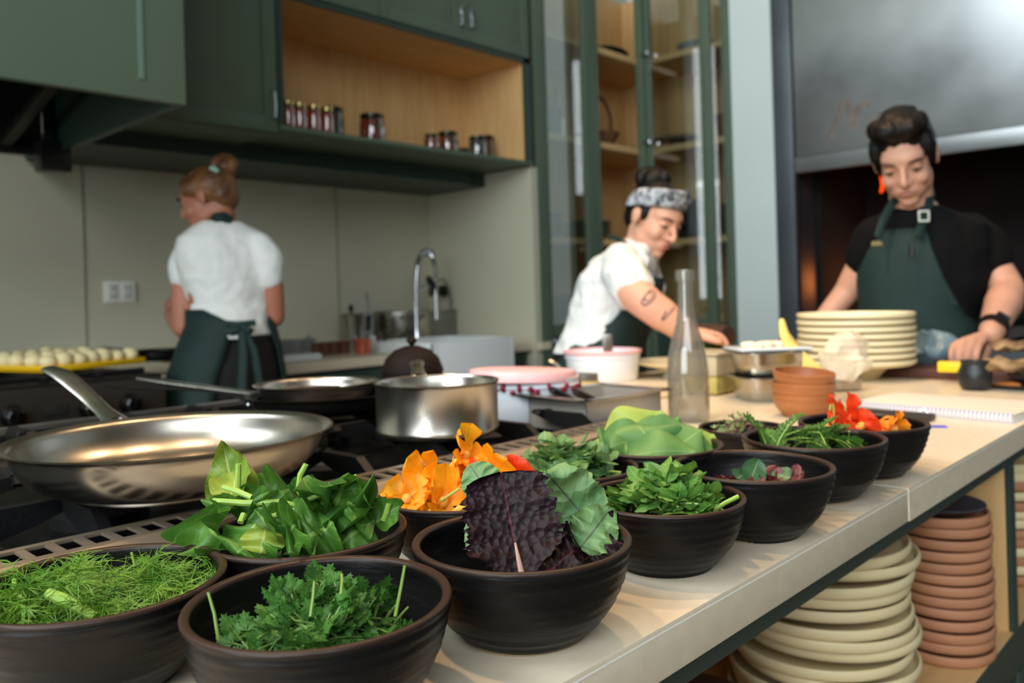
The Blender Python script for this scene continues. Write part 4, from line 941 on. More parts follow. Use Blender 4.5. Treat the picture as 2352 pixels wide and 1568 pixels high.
# ================================================================== pans on the stove
def pan(name, c, r, h, base, label, mt, hpts, hw, cat='pan', lip=.006, flare='round', handle_mat=None, rivets=True, grp=None, thick=.0022, hflat=.35):
    c = V(c); o = thing(name, c, label, cat, grp)
    if flare == 'round': out = [(0, 0), (base * .96, 0), (base, .002), (base + (r - lip - base) * .55, h * .22), (base + (r - lip - base) * .86, h * .55), (r - lip, h * .90), (r - lip * .4, h * .97), (r, h)]
    else: out = [(0, 0), (base - .006, 0), (base, .005), (base + .0008, h * .12), (base, h * .14), (r - lip, h * .93), (r - lip * .3, h * .985), (r, h)]
    inn = [(a - thick, b + thick * (1 if i < 3 else .4)) for i, (a, b) in enumerate(out)][::-1]
    inn = [(max(0, a), max(b, thick)) for a, b in inn]; inn[-1] = (0, thick)
    # refine
    def ref(p):
        q = []
        for i in range(len(p) - 1):
            p0 = p[max(i - 1, 0)]; p1 = p[i]; p2 = p[i + 1]; p3 = p[min(i + 2, len(p) - 1)]
            for k in range(3):
                t = k / 3; f = lambda a, b, c_, d: .5 * ((2 * b) + (c_ - a) * t + (2 * a - 5 * b + 4 * c_ - d) * t * t + (3 * b - a - 3 * c_ + d) * t ** 3)
                q.append((max(0, f(p0[0], p1[0], p2[0], p3[0])), f(p0[1], p1[1], p2[1], p3[1])))
        return q + [p[-1]]
    prof = (ref(out) if flare == 'round' else out) + (ref(inn) if flare == 'round' else inn)
    part('pan_body', MB().lathe(prof, 96), mt, o, local=True, ang=50)
    if hpts:
        h_ = MB().tube(hpts, hw, 12, flat=hflat, up=(0, 0, 1)); ho = part('handle', h_, handle_mat or M_steel, o)
        if rivets:
            rv = MB(); d = (V(hpts[1]) - V(hpts[0])); d.z = 0; d.normalize(); s = d.cross(V((0, 0, 1)))
            for k in (-1, 1): rv.sph(V(hpts[0]) - d * .006 + s * k * .009 + V((0, 0, -.002)), .0045, 10, 6)
            part('rivets', rv, M_chrome, ho)
    return o
M_skillet = mat('worn_steel', (160, 155, 146), 0.28, 1.0, vary=.12, scale=9, rvary=.1)
M_darkpan = mat('blackened_steel', (26, 25, 25), 0.42, .6, vary=.2, scale=10)
M_panin = M_steel
GZ = 0.9375
# big skillet
Zs = .90; rs = 712 * Zs / FPX / 2
sc_ = P(401, 993, Zs); sc_.z = GZ
hp = [P(268, 968, Zs + .14), P(240, 945, Zs + .165), P(205, 912, Zs + .19), P(165, 876, Zs + .215), P(140, 857, Zs + .23), P(112, 846, Zs + .245)]
pan('steel_skillet', sc_, rs, P(401, 993, Zs).z - GZ, rs * .60, 'large worn steel skillet on the grate behind fennel and spinach', M_skillet, hp, [.017, .0125, .0125, .0145, .0155, .012], 'skillet', lip=.010, hflat=.30)
# saucepan
Zp = 1.19; rp = 288 * Zp / FPX / 2; pc = P(1003, 874, Zp); ph_ = pc.z; pc.z = GZ
hp2 = [P(962, 862, Zp + .10), P(960, 846, Zp + .125), P(958, 838, Zp + .17), P(958, 834, Zp + .22), P(958, 832, Zp + .27)]
sp_o = pan('steel_saucepan', pc, rp, ph_ - GZ, rp * .965, 'straight-sided brushed steel saucepan on the right grates', M_steel, hp2, [.012, .009, .011, .013, .012], 'saucepan', flare='straight', lip=.003)
part('base_disc', MB().lathe([(0, 0), (rp * .9, 0), (rp * .93, .004), (rp * .93, .009), (0, .009)], 64), M_steeld, sp_o, local=True)
# handle ring end
single('dark_berries', MB().ell(P(965, 874, Zp + .035) - V((0, 0, .022)), ((.03, 0, 0), (0, .022, 0), (0, 0, .014)), 16, 8), mat('dark_red_sauce', (70, 22, 20), .3, vary=.4, scale=60), 'lump of dark red fruit inside the steel saucepan', 'food')
# stacked frying pans
Zf = 1.50; rf = 282 * Zf / FPX / 2; fc = P(728, 893, Zf); fz = fc.z
lowc = P(745, 925, 1.47); lz = lowc.z; lowc.z = GZ; rl = 350 * 1.47 / FPX / 2
pan('frying_pan', lowc, rl, max(.032, lz - GZ), rl * .72, 'dark steel frying pan beneath the shiny one on the rear grates', M_darkpan, [P(575, 925, 1.47), P(540, 905, 1.49), P(450, 893, 1.52), P(340, 890, 1.55), P(245, 887, 1.58)], [.012, .008, .009, .011, .008], 'frying pan', lip=.01, handle_mat=M_darkpan)
fc.z = lz + .002
pan('frying_pan', fc, rf, fz - lz - .002 if fz - lz > .03 else .032, rf * .74, 'shiny steel frying pan nested on top of the dark one', M_steel, [P(603, 905, Zf), P(570, 902, Zf + .01), P(480, 890, Zf + .03), P(400, 880, Zf + .05), P(318, 868, Zf + .07)], [.011, .009, .010, .011, .007], 'frying pan', lip=.008)
# dark lidded pot behind the saucepan
dk = onz(945, 905, GZ); dk = P(948, 870, 1.62); dk.z = GZ
M_brn = mat('dark_brown_enamel', (22, 10, 7), .7, vary=.3, scale=9, spec=.2)
lp = thing('lidded_pot', dk, 'dark brown lidded pot hump behind the steel saucepan', 'pot')
part('pot_body', MB().lathe([(0, 0), (.045, 0), (.056, .012), (.06, .045), (.058, .05), (0, .05)], 40), M_brn, lp, local=True)
ld = part('lid', MB().lathe([(.061, .05), (.061, .055), (.052, .078), (.035, .094), (.012, .102), (0, .103)], 40), M_brn, lp, local=True)
part('knob', MB().lathe([(.004, .100), (.005, .104), (.011, .110), (.009, .116), (0, .118)], 20), M_brn, ld, local=True)

# ================================================================== dough balls on the yellow tray
ty = mat('yellow_tray', (244, 196, 20), .35)
tc0, tc1 = onz(105, 846, .965), onz(335, 824, .965); tl = onz(-60, 832, .965)
dx = (tc1 - tc0); dxl = dx.length; dx.normalize(); dy = V((-dx.y, dx.x, 0))
ang = math.atan2(dx.y, dx.x)
tw, td = dxl, .42
tr = thing('yellow_tray', tc0, 'bright yellow tray of dough balls resting on the range', 'tray', rotz=ang)
part('tray_base', MB().bb(0, tw, 0, td, -.012, 0, .003), ty, tr, local=True)
part('rim', MB().bb(0, tw, 0, .006, -.012, .006, .002).bb(0, tw, td - .006, td, -.012, .006, .002).bb(0, .006, 0, td, -.012, .006, .002).bb(tw - .006, tw, 0, td, -.012, .006, .002), ty, tr, local=True)
single('tray_support', MB().bb(.05, tw - .05, .05, td - .05, -.012 - (.965 - .012 - .9525), -.0121), M_steeld, 'flat steel sheet beneath the yellow tray', 'sheet pan', loc=tc0, local=True).rotation_euler = (0, 0, ang)
M_dough = mat('raw_dough', (238, 222, 172), .6, vary=.05, scale=30)
db = None; rr = random.Random(6)
for i in range(7):
    for j in range(6):
        x_ = .035 + (tw - .07) * i / 6 + rr.uniform(-.004, .004); y_ = .04 + .34 * j / 5 + rr.uniform(-.006, .006)
        p = tc0 + dx * x_ + dy * y_
        if db is None:
            db = o = single('dough_ball', MB().lathe([(0, 0), (.014, 0), (.022, .006), (.0245, .016), (.021, .028), (.012, .035), (0, .037)], 24), M_dough, 'round pale dough ball proving on the yellow tray', 'dough ball', 'dough balls on the yellow tray', local=True)
        else: o = dup(db)
        s_ = rr.uniform(.9, 1.12); o.location = p; o.scale = (s_, s_, s_ * rr.uniform(.9, 1.1)); o.rotation_euler = (0, 0, rr.uniform(0, 6))
tq = P(402, 795, 2.95)
single('folded_cloth', MB().box((tq.x, tq.y, .957), (.14, .12, .045), .012), mat('pale_yellow_cloth', (222, 208, 150), .8), 'pale yellow folded cloth at the range corner behind the woman', 'cloth', loc=(tq.x, tq.y, .94))
kq = P(365, 810, 2.75)
pan('small_pan', (kq.x, kq.y, .953), .085, .035, .07, 'small dark pan beside the yellow tray at the range corner', M_darkpan, None, 0)
single('steel_spoon', MB().tube([P(235, 798, 2.95), P(262, 800, 2.9), P(300, 803, 2.85)], [.006, .004, .004], 8), M_steel, 'steel spoon handle behind the dough balls', 'spoon')

# ================================================================== jars in the niche
M_lid = mat('gold_jar_lid', (168, 150, 96), .22, 1.0)
M_lidd = mat('dark_jar_lid', (60, 60, 48), .25, .9)
M_redj = mat('red_preserve', (158, 46, 28), .25, vary=.3, scale=40, coat=.5)
M_drkj = mat('dark_preserve', (46, 34, 26), .2, vary=.4, scale=40, coat=.5)
M_mixj = mat('pickled_peppers', (70, 58, 28), .2, rgb2=(150, 34, 22), scale=26, coat=.5)
M_clrj = mat('grey_preserve', (70, 68, 70), .15, vary=.4, scale=30, coat=.6)
def jar(px, y, r, h, mt, lid, label, squat=False):
    c = ony(px, 300, y); c.z = 1.7885; o = thing('preserve_jar', c, label, 'jar', 'preserve jars in the maple niche')
    k = .86 if not squat else .78
    part('contents', MB().lathe([(0, .002), (r * .9, .002), (r * .95, .008), (r * .95, h * .74), (r * k, h * .80), (0, h * .80)], 32), mt, o, local=True)
    part('glass', MB().lathe([(0, 0), (r * .95, 0), (r, .006), (r, h * .72), (r * k, h * .84), (r * k, h * .9)], 32), M_jarg, o, local=True)
    l = part('lid', MB().lathe([(r * k * 1.04, h * .86), (r * k * 1.06, h * .88), (r * k * 1.06, h * .985), (r * k * .98, h), (0, h)], 32), lid, o, local=True)
    return o
j4 = ((663, 'leftmost slim red preserve jar half hidden by the niche frame'), (690, 'second slim red preserve jar from the niche frame'), (722, 'third slim red preserve jar from the niche frame'), (752, 'fourth slim red preserve jar from the niche frame'))
for px, lab in j4: jar(px, 2.79, .027, .115, M_redj, M_lid, lab)
jar(764, 2.90, .05, .150, M_drkj, M_lidd, 'dark round jar behind the row of slim red jars')
jar(855, 2.82, .056, .128, M_mixj, M_lidd, 'large dark jar of pickled peppers standing alone in the niche')
jar(990, 2.78, .034, .075, M_mixj, M_lidd, 'small squat red jar beside the taller pepper jar', True)
jar(1028, 2.86, .050, .118, M_mixj, M_lidd, 'red and green pepper jar in the right-hand group')
jar(1063, 2.99, .032, .085, M_clrj, M_lidd, 'little grey jar half hidden between two larger jars')
jar(1096, 2.80, .045, .104, M_clrj, M_lidd, 'grey glass jar with bright reflection, front of the right-hand group')
jar(1112, 2.93, .052, .148, M_drkj, M_lidd, 'tall dark jar at the right end behind the grey one')

# ================================================================== glass cupboard contents
M_dgrey = mat('dark_grey_ware', (58, 62, 70), .45, .3)
M_teal = mat('teal_canister', (62, 92, 92), .5)
def at(px, py, y): return ony(px, py, y)
S1, S2, S3 = 2.484, 1.963, 1.429
def lid_disc(x, y, z, r, lab, m_=M_dgrey, rot=(0, 0, 0), cat='lid'):
    o = single('pan_lid', MB().lathe([(0, .018), (r * .5, .014), (r * .92, .003), (r, 0), (r, -.003), (0, -.003)], 32), m_, lab, cat, 'lids in the glass cupboard', local=True); part('knob', MB().lathe([(0, .04), (.012, .038), (.008, .026), (.008, .016)], 14), m_, o, local=True)
    o.location = (x, y, z + .004); o.rotation_euler = rot; return o
q = at(1262, 60, 2.95); lid_disc(q.x, q.y, S1, .10, 'dark lid on the top shelf behind the first glass pane')
q = at(1310, 75, 2.85); lid_disc(q.x, q.y, S1, .07, 'smaller dark lid on the top shelf beside the door stile')
q = at(1408, 103, 2.82); ls = V((q.x, q.y, S1 + .004))
single('leaf_shaped_dish', MB().leaf(ls + V((-.15, 0, .012)), ls + V((.14, 0, .012)), (0, 0, 1), .13, 14, 8, 'oval', .22, 0), M_black, 'black leaf-shaped dish on the top cupboard shelf', 'dish')
q = onx(1600, 95, 4.2); single('glass_bowl', MB().lathe([(0, 0), (.05, 0), (.10, .03), (.115, .055), (.11, .055), (.095, .032), (0, .006)], 36), mat('grey_glassware', (130, 140, 142), .15, coat=.5), 'grey glass bowl on the top shelf of the right wing', 'bowl', loc=(q.x, q.y, S1), local=True)
q = at(1258, 265, 2.86); tcn = single('teal_canister', MB().lathe([(0, 0), (.075, 0), (.075, .15), (.07, .155), (.066, .15), (.066, .01), (0, .01)], 32), M_teal, 'teal canister of tools on the middle cupboard shelf', 'canister', loc=(q.x, q.y, S2), local=True)
for i, (x_, y_, h_) in enumerate(((.0, .02, .30), (.03, -.01, .26), (-.03, 0, .22))):
    single('kitchen_tool', MB().box((q.x + x_ + .02, q.y + y_, S2 + h_ / 2 + .02), (.035, .006, h_), .003, Matrix.Rotation(.12 * (i - .6), 3, 'Y')), M_dgrey, ('tall grey slotted turner in the teal canister', 'grey spatula blade leaning right in the teal canister', 'short grey blade leaning left in the teal canister')[i], 'tool', 'tools in the teal canister')
q = at(1292, 290, 2.80); single('white_candle', MB().lathe([(0, 0), (.016, 0), (.015, .10), (.006, .104), (0, .104)], 16), M_white, 'white candle standing beside the teal canister', 'candle', loc=(q.x, q.y, S2), local=True)
q = at(1370, 265, 2.86); bk = thing('handled_basket', (q.x, q.y, S2), 'round wicker basket with tall hoop handle on the middle shelf', 'basket')
M_wick = mat('wicker', (112, 72, 44), .7, vary=.4, scale=60); hr = .135
part('hoop_handle', MB().tube([(hr * cos(a), 0, .15 + .15 * sin(a)) for a in [2 * pi * i / 28 for i in range(29)]], .011, 8), M_wick, bk, local=True)
part('basket_body', MB().lathe([(0, 0.01), (.09, .01), (.125, .06), (.13, .075), (.12, .075), (.085, .02), (0, .02)], 32), M_wick, bk, local=True)
q = onx(1555, 318, 4.18); single('glass_cake_dish', MB().lathe([(0, 0), (.05, 0), (.02, .01), (.02, .03), (.13, .045), (.135, .06), (.125, .055), (0, .05)], 36), mat('clear_grey_dish', (120, 108, 90), .15), 'footed glass dish on the middle shelf of the right wing', 'dish', loc=(q.x, q.y, S2), local=True)
q = onx(1655, 280, 4.15); single('small_basket', MB().lathe([(0, 0), (.06, 0), (.085, .13), (.075, .13), (.055, .01), (0, .01)], 28), M_wick, 'small brown wicker basket by the pillar end of the shelf', 'basket', loc=(q.x, 2.23, S2), local=True)
def bowlstack(c, r, n, dz, mt, lab, grp, h=.05):
    b = None
    for i in range(n):
        if b is None: b = o = single('glass_bowl' if 'glass' in lab else 'dark_bowl', MB().lathe([(0, 0), (r * .5, 0), (r * .9, h * .5), (r, h), (r * .95, h), (r * .85, h * .5), (0, .006)], 32), mt, lab % pos(i, n), 'bowl', grp, local=True)
        else: o = dup(b, label=lab % pos(i, n))
        o.location = (c[0], c[1], c[2] + i * dz)
q = at(1350, 520, 2.88); bowlstack((q.x, q.y, S3), .135, 3, .028, mat('olive_glass', (96, 98, 76), .2, coat=.4), 'olive glass bowl, %s of its stack on the lower shelf', 'glass bowls on the lower cupboard shelf')
q = at(1262, 510, 2.9); bowlstack((q.x, q.y, S3), .07, 4, .03, mat('grey_bowl', (78, 84, 78), .4), 'dark bowl, %s of the small stack behind the first pane', 'small dark bowls on the lower shelf')
q = onx(1590, 480, 4.22); bowlstack((q.x, q.y, S3), .14, 6, .034, mat('dark_stoneware', (46, 44, 42), .45), 'dark bowl, %s of the big stack in the right wing', 'big dark bowls in the right wing')
q = onx(1655, 500, 4.15); bowlstack((q.x, 2.24, S3), .05, 5, .032, mat('brown_stoneware', (62, 44, 36), .45), 'dark bowl, %s of the narrow stack beside the pillar', 'narrow dark bowls beside the pillar')
q = at(1275, 740, 2.90); single('dark_crate', MB().bb(q.x - .16, q.x + .22, 2.80, 3.05, .9205, 1.13, .01), mat('dark_box', (40, 36, 36), .6), 'dark box at the bottom of the left glass cupboard', 'box')

# ================================================================== back counter clutter
C9 = .9003
def bo(px, y): q = ony(px, 800, y); return q.x, y
x_, y_ = bo(672, 2.86); wt = single('white_tray', MB().box((x_, y_, .915), (.19, .13, .028), .012), M_ceram, 'shallow white dish at the front of the back counter by the woman', 'dish', loc=(x_, y_, C9))
for i, (px, y, w_, h_) in enumerate(((650, 3.05, .10, .075), (690, 3.1, .10, .07))):
    x_, y_ = bo(px, y); t_ = thing('steel_container', (x_, y_, C9), ('small steel container closest to the woman', 'small steel container with tongs on the back counter')[i], 'container', 'steel containers on the back counter')
    part('body', MB().bb(-w_ / 2, w_ / 2, -.05, .05, 0, h_, .008), M_steeld, t_, local=True); part('rim', MB().bb(-w_ / 2 - .006, w_ / 2 + .006, -.056, .056, h_, h_ + .004, .002), M_steel, t_, local=True)
single('tongs', MB().tube([ony(700, 782, 3.1), ony(712, 770, 3.1), ony(718, 778, 3.1)], .006, 8), M_steel, 'steel tongs lying over the steel container', 'tongs')
M_cop = mat('copper_cup', (104, 66, 48), .5, .2, vary=.2, scale=20)
for i, px in enumerate((726, 746, 766, 790)):
    x_, y_ = bo(px, 3.06); single('copper_cup', MB().lathe([(0, 0), (.026, 0), (.031, .055), (.028, .055), (.024, .006), (0, .006)], 24), M_cop, ('first small copper cup, nearest the steel containers', 'second small copper cup in the row', 'third small copper cup in the row', 'fourth small copper cup, beside the orange tub')[i], 'cup', 'copper cups on the back counter', loc=(x_, y_, C9), local=True)
x_, y_ = bo(834, 2.93); ot_ = thing('deli_tub', (x_, y_, C9), 'plastic tub of orange sauce on the back counter', 'tub')
part('sauce', MB().lathe([(0, .002), (.036, .002), (.044, .066), (0, .066)], 32), mat('orange_sauce', (226, 84, 30), .35, vary=.1, scale=30), ot_, local=True)
part('tub_wall', MB().lathe([(0, 0), (.038, 0), (.047, .078), (.05, .082), (.048, .084)], 32), M_jarg, ot_, local=True)
x_, y_ = bo(834, 3.16); bm2 = thing('utensil_crock', (x_, y_, C9), 'shiny steel bain-marie holding utensils behind the orange tub', 'container')
part('body', MB().lathe([(0, 0), (.058, 0), (.062, .16), (.066, .165), (.06, .165), (.056, .01), (0, .01)], 36), M_chrome, bm2, local=True)
single('ladle', MB().tube([ony(848, 740, 3.16), ony(846, 705, 3.17), ony(842, 672, 3.18)], [.006, .006, .008], 8), M_steeld, 'steel ladle handle standing in the utensil container', 'ladle')
single('black_spoon', MB().ell(ony(806, 708, 3.16), ((.014, 0, 0), (0, .008, 0), (0, 0, .02)), 14, 8).tube([ony(808, 718, 3.16), ony(816, 760, 3.16)], .005, 8), M_blackp, 'black spoon leaning out of the utensil container', 'spoon')
x_, y_ = bo(815, 3.34); single('tall_steel_pot', MB().lathe([(0, 0), (.072, 0), (.074, .165), (.078, .17), (.07, .168), (.068, .01), (0, .01)], 36), M_steel, 'tall grey steel pot against the wall behind the utensils', 'pot', loc=(x_, y_, C9), local=True)
x_, y_ = bo(925, 3.30); bp_ = thing('stock_pot', (x_, y_, C9), 'wide steel stock pot against the back wall beside the faucet', 'pot')
part('body', MB().lathe([(0, 0), (.14, 0), (.145, .01), (.145, .17), (.15, .175), (.14, .173), (.138, .01), (0, .01)], 48), M_steel, bp_, local=True)
part('handle', MB().tube([(-.10, -.105, .14), (-.12, -.145, .15), (-.06, -.165, .15), (-.05, -.135, .14)], .006, 8), M_steel, bp_, local=True)
x_, y_ = bo(1020, 3.32); bx_ = thing('hotel_pan', (x_, y_, C9), 'deep rectangular steel pan standing behind the sink', 'pan')
part('body', MB().bb(-.16, .18, -.05, .06, 0, .165, .012), M_steeld, bx_, local=True); part('rim', MB().bb(-.175, .195, -.06, .07, .165, .17, .003), M_steel, bx_, local=True)
x_, y_ = bo(893, 2.95); single('dark_bottle', MB().lathe([(0, 0), (.022, 0), (.024, .05), (.012, .07), (.01, .085), (0, .085)], 20), mat('maroon_jar', (60, 34, 38), .3), 'short maroon jar between the orange tub and sink', 'jar', loc=(bo(875, 3.0)[0], 3.0, C9), local=True)
single('white_soap_pot', MB().lathe([(0, 0), (.025, 0), (.026, .05), (.014, .06), (.014, .07), (0, .07)], 20), M_ceram, 'small white pot at the sink corner', 'pot', loc=(x_, y_ + .12, C9), local=True)
single('dish_brush', MB().limb([ony(905, 790, 3.1), ony(925, 768, 3.12), ony(940, 755, 3.14)], [.012, .006, .006]), M_blackp, 'black dish brush leaning behind the white sink', 'brush')

# ================================================================== on the island worktop, beyond the stove
M_tub = mat('white_tub', (232, 236, 242), .35, sss=.1, vary=.02, scale=3)
M_pink = mat('pink_stained_lid', (238, 186, 190), .4, vary=.08, scale=20)
M_berry = mat('berry_stain', (130, 20, 50), .4)
def tub(c, r, h, lab, name='plastic_tub', lidm=None, lidr=None, lidh=.012, taper=.9):
    o = thing(name, c, lab, 'tub', 'white plastic tubs on the island')
    body = [(0, 0), (r * taper - .004, 0), (r * taper, .004), (r * .985, h * .80), (r * 1.02, h * .82), (r * 1.02, h * .85), (r, h * .86), (r, h)]
    part('tub_body', MB().lathe(body + [(r - .004, h)] + ([(r * taper - .006, .006), (0, .006)]), 56), M_tub, o, local=True)
    return o
c1 = onz(1218, 962); c1.z = C9
D1_ = (c1 - CAM).dot(FW)
t1 = tub(c1, .093, .080, 'white tub with pink-stained loose lid behind the saucepan')
lidc = V((0, 0, .084)) - R0 * .012
part('lid', MB().lathe([(0, .010), (.090, .010), (.098, .008), (.102, .0), (.102, -.010), (.098, -.012), (.097, -.002), (0, .002)], 56, lidc, Matrix.Rotation(.05, 3, 'Y')), M_pink, t1, local=True, label='pink stained lid')
st = MB()
for k in range(14):
    a = 3.2 + k * .17 + .05 * sin(k * 3.3); r_ = .0925
    st.ell((r_ * cos(a), r_ * sin(a), .064 + .005 * sin(k * 2.3)), ((.004 + .004 * abs(sin(k * 2.1)), 0, 0), (0, .006, 0), (0, 0, .003 + .005 * abs(sin(k * 1.7)))), 8, 6)
part('berry_drips', st, M_berry, t1, local=True)
c2 = onz(1385, 872); c2.z = C9
t2 = tub(c2, .099, .075, 'open white tub with steel spoon in front of the bandana woman', taper=.93)
part('rim', MB().lathe([(.098, .072), (.104, .072), (.105, .08), (.098, .081)], 56, closed=True), M_pink, t2, local=True, label='pink stained rim')
part('yogurt', MB().lathe([(0, .060), (.095, .060), (.095, .055), (0, .055)], 48), mat('pinkish_cream', (246, 222, 232), .4), t2, local=True)
D2_ = (c2 - CAM).dot(FW)
sb_ = MB().box(P(1396, 800, D2_ - .04), (.026, .004, .075), .0015, rz(-.75)); single('steel_scoop', sb_, M_steel, 'flat steel scoop handle standing in the open white tub', 'scoop')
single('steel_spoon', MB().tube([P(1264, 828, D1_ + .35), P(1282, 838, D1_ + .34), P(1296, 860, D1_ + .34)], [.007, .005, .005], 10, .5), M_steel, 'bent steel spoon handle left of the open white tub', 'spoon')
M_bis = mat('pale_biscuit', (206, 178, 128), .7, vary=.12, scale=30)
jr = P(1345, 880, 1.75); jr.z = C9
jo = thing('khaki_jar', jr, 'squat jar of khaki paste between the two white tubs', 'jar')
part('jar_body', MB().lathe([(0, 0), (.032, 0), (.036, .02), (.034, .04), (.024, .05), (0, .05)], 28), mat('khaki_paste', (180, 160, 104), .45), jo, local=True); part('lid', MB().lathe([(.025, .048), (.027, .05), (.027, .062), (0, .063)], 24), M_steeld, jo, local=True)
for i, (px, py) in enumerate(((1366, 908), (1384, 912), (1442, 910), (1405, 918))):
    q = onz(px, py, .915); single('biscuit', MB().ell((q.x, q.y, .916), ((.024, 0, 0), (0, .02, 0), (0, 0, .016)), 18, 10), M_bis, ('pale round biscuit at the left, behind the black tool handles', 'pale biscuit touching the leftmost one', 'pale biscuit nearest the clear bottle', 'small flat biscuit in the middle of the four')[i], 'biscuit', 'pale biscuits by the tubs')
pq = onz(1435, 918); single('oval_board', MB().lathe([(0, 0), (.085, 0), (.09, .004), (.085, .008), (0, .008)], 40, ov=(1.2, .7)), mat('pale_board', (210, 190, 150), .6), 'small pale board under the biscuits', 'board', loc=(pq.x + .09, pq.y, C9), local=True)
# steel pan with black-handled tools
hpn = onz(1400, 972); hz_ = thing('hotel_pan', (hpn.x - .02, hpn.y + .015, C9), 'shallow steel pan holding black-handled tools beside the stove end', 'pan', rotz=-.10)
M_steell = mat('pan_steel', (182, 176, 168), .35, .5, vary=.06, scale=8)
part('body', MB().bb(-.095, .095, -.07, .07, 0, .002).bb(-.095, -.092, -.07, .07, 0, .055).bb(.092, .095, -.07, .07, 0, .055).bb(-.095, .095, -.07, -.067, 0, .055).bb(-.095, .095, .067, .07, 0, .055), M_steell, hz_, local=True)
part('rim', MB().bb(-.112, .112, -.087, -.067, .055, .058, .001).bb(-.112, .112, .067, .087, .055, .058, .001).bb(-.112, -.092, -.087, .087, .055, .058, .001).bb(.092, .112, -.087, .087, .055, .058, .001), M_steel, hz_, local=True)
Dh = (hpn - CAM).dot(FW)
for i, (a, b) in enumerate((((1268, 895), (1340, 938)), ((1322, 900), (1398, 940)))):
    k_ = thing('kitchen_knife', P(*b, Dh), ('black-handled tool reaching left over the steel pan edge', 'second black-handled tool lying in the steel pan')[i], 'knife', 'black-handled tools in the steel pan')
    part('handle', MB().tube([P(*a, Dh - .02), P((a[0] + b[0]) / 2, (a[1] + b[1]) / 2 - 2, Dh - .01), P(*b, Dh)], [.011, .012, .010], 10, .6), M_blackp, k_)
    part('blade', MB().tube([P(*b, Dh), P(b[0] + 45, b[1] + 16, Dh + .02)], [.008, .006], 6, .12), M_steel, k_)
# bottle
bt = onz(1583, 966); bt.z = C9
bo_ = thing('glass_bottle', bt, 'tall clear empty glass bottle with tapering neck', 'bottle')
M_bot = glassm('bottle_glass', (225, 232, 238), .08, .07, (236, 234, 228))
_n = M_bot.node_tree; _d = _n.nodes.new('ShaderNodeBsdfDiffuse'); _d.inputs[0].default_value = srgb(206, 204, 196)
_t = _n.nodes.new('ShaderNodeBsdfTranslucent'); _t.inputs[0].default_value = srgb(206, 204, 196)
_a = _n.nodes.new('ShaderNodeMixShader'); _n.links.new(_d.outputs[0], _a.inputs[1]); _n.links.new(_t.outputs[0], _a.inputs[2])
_m = _n.nodes.new('ShaderNodeMixShader'); _m.inputs[0].default_value = .16; _o = _n.nodes['Material Output']; _src = _o.inputs[0].links[0].from_socket
_n.links.new(_src, _m.inputs[1]); _n.links.new(_a.outputs[0], _m.inputs[2]); _n.links.new(_m.outputs[0], _o.inputs[0])
Rb = .0365; Hb = .268
outp = [(0, .004), (Rb * .8, 0), (Rb * .96, .003), (Rb, .012), (Rb * 1.01, .085), (Rb * .93, .115), (Rb * .74, .145), (Rb * .52, .172), (Rb * .40, .20), (Rb * .37, .225), (Rb * .36, .248), (Rb * .46, .2485), (Rb * .47, .262), (Rb * .44, .268), (Rb * .33, .268)]
inp = [(a - .0025, b + (.004 if i < 4 else 0)) for i, (a, b) in enumerate(outp[1:12])][::-1]
part('bottle_glass', MB().lathe(outp + [(max(.001, a), b) for a, b in inp] + [(0, .012)], 56), M_bot, bo_, local=True, ang=60)
tx = MB(); rr = random.Random(8); view = math.atan2(-bt.y, -bt.x)
for r_ in range(9):       # rows of small etched print on the lower body
    z = .060 - r_ * .0045
    for sd, n_ in ((1.05, 5), (-1.25, 4)):
        for k in range(rr.randrange(3, 7)):
            a = view + sd * -1 + (k - 3) * .065; L_ = rr.uniform(.02, .055)
            pts = [(Rb * 1.012 * cos(a + t * L_), Rb * 1.012 * sin(a + t * L_), z) for t in (0, 1)]
            tx.box(((pts[0][0] + pts[1][0]) / 2, (pts[0][1] + pts[1][1]) / 2, z), (.0003, L_ * Rb, .0016), 0, rz(a))
part('print', tx, mat('black_print', (40, 40, 44), .6), bo_, local=True)
# clear tub behind the bottle
cq = onz(1660, 905); ct = thing('clear_tub', (cq.x + .02, cq.y + .04, C9), 'cloudy clear plastic tub holding yellow pickle behind the bottle', 'tub')
M_cloud = mat('cloudy_plastic', (232, 216, 180), .35, trans=.25, alpha=.75)
part('tub_wall', MB().bb(-.06, .06, -.05, .05, .04, .088, .012), M_cloud, ct, local=True); part('pickle', MB().bb(-.058, .058, -.048, .048, .001, .042, .01), mat('yellow_pickle', (208, 186, 104), .5, rgb2=(164, 150, 84), scale=40), ct, local=True)
part('lid', MB().bb(-.064, .064, -.054, .054, .088, .093, .003), M_cloud, ct, local=True)
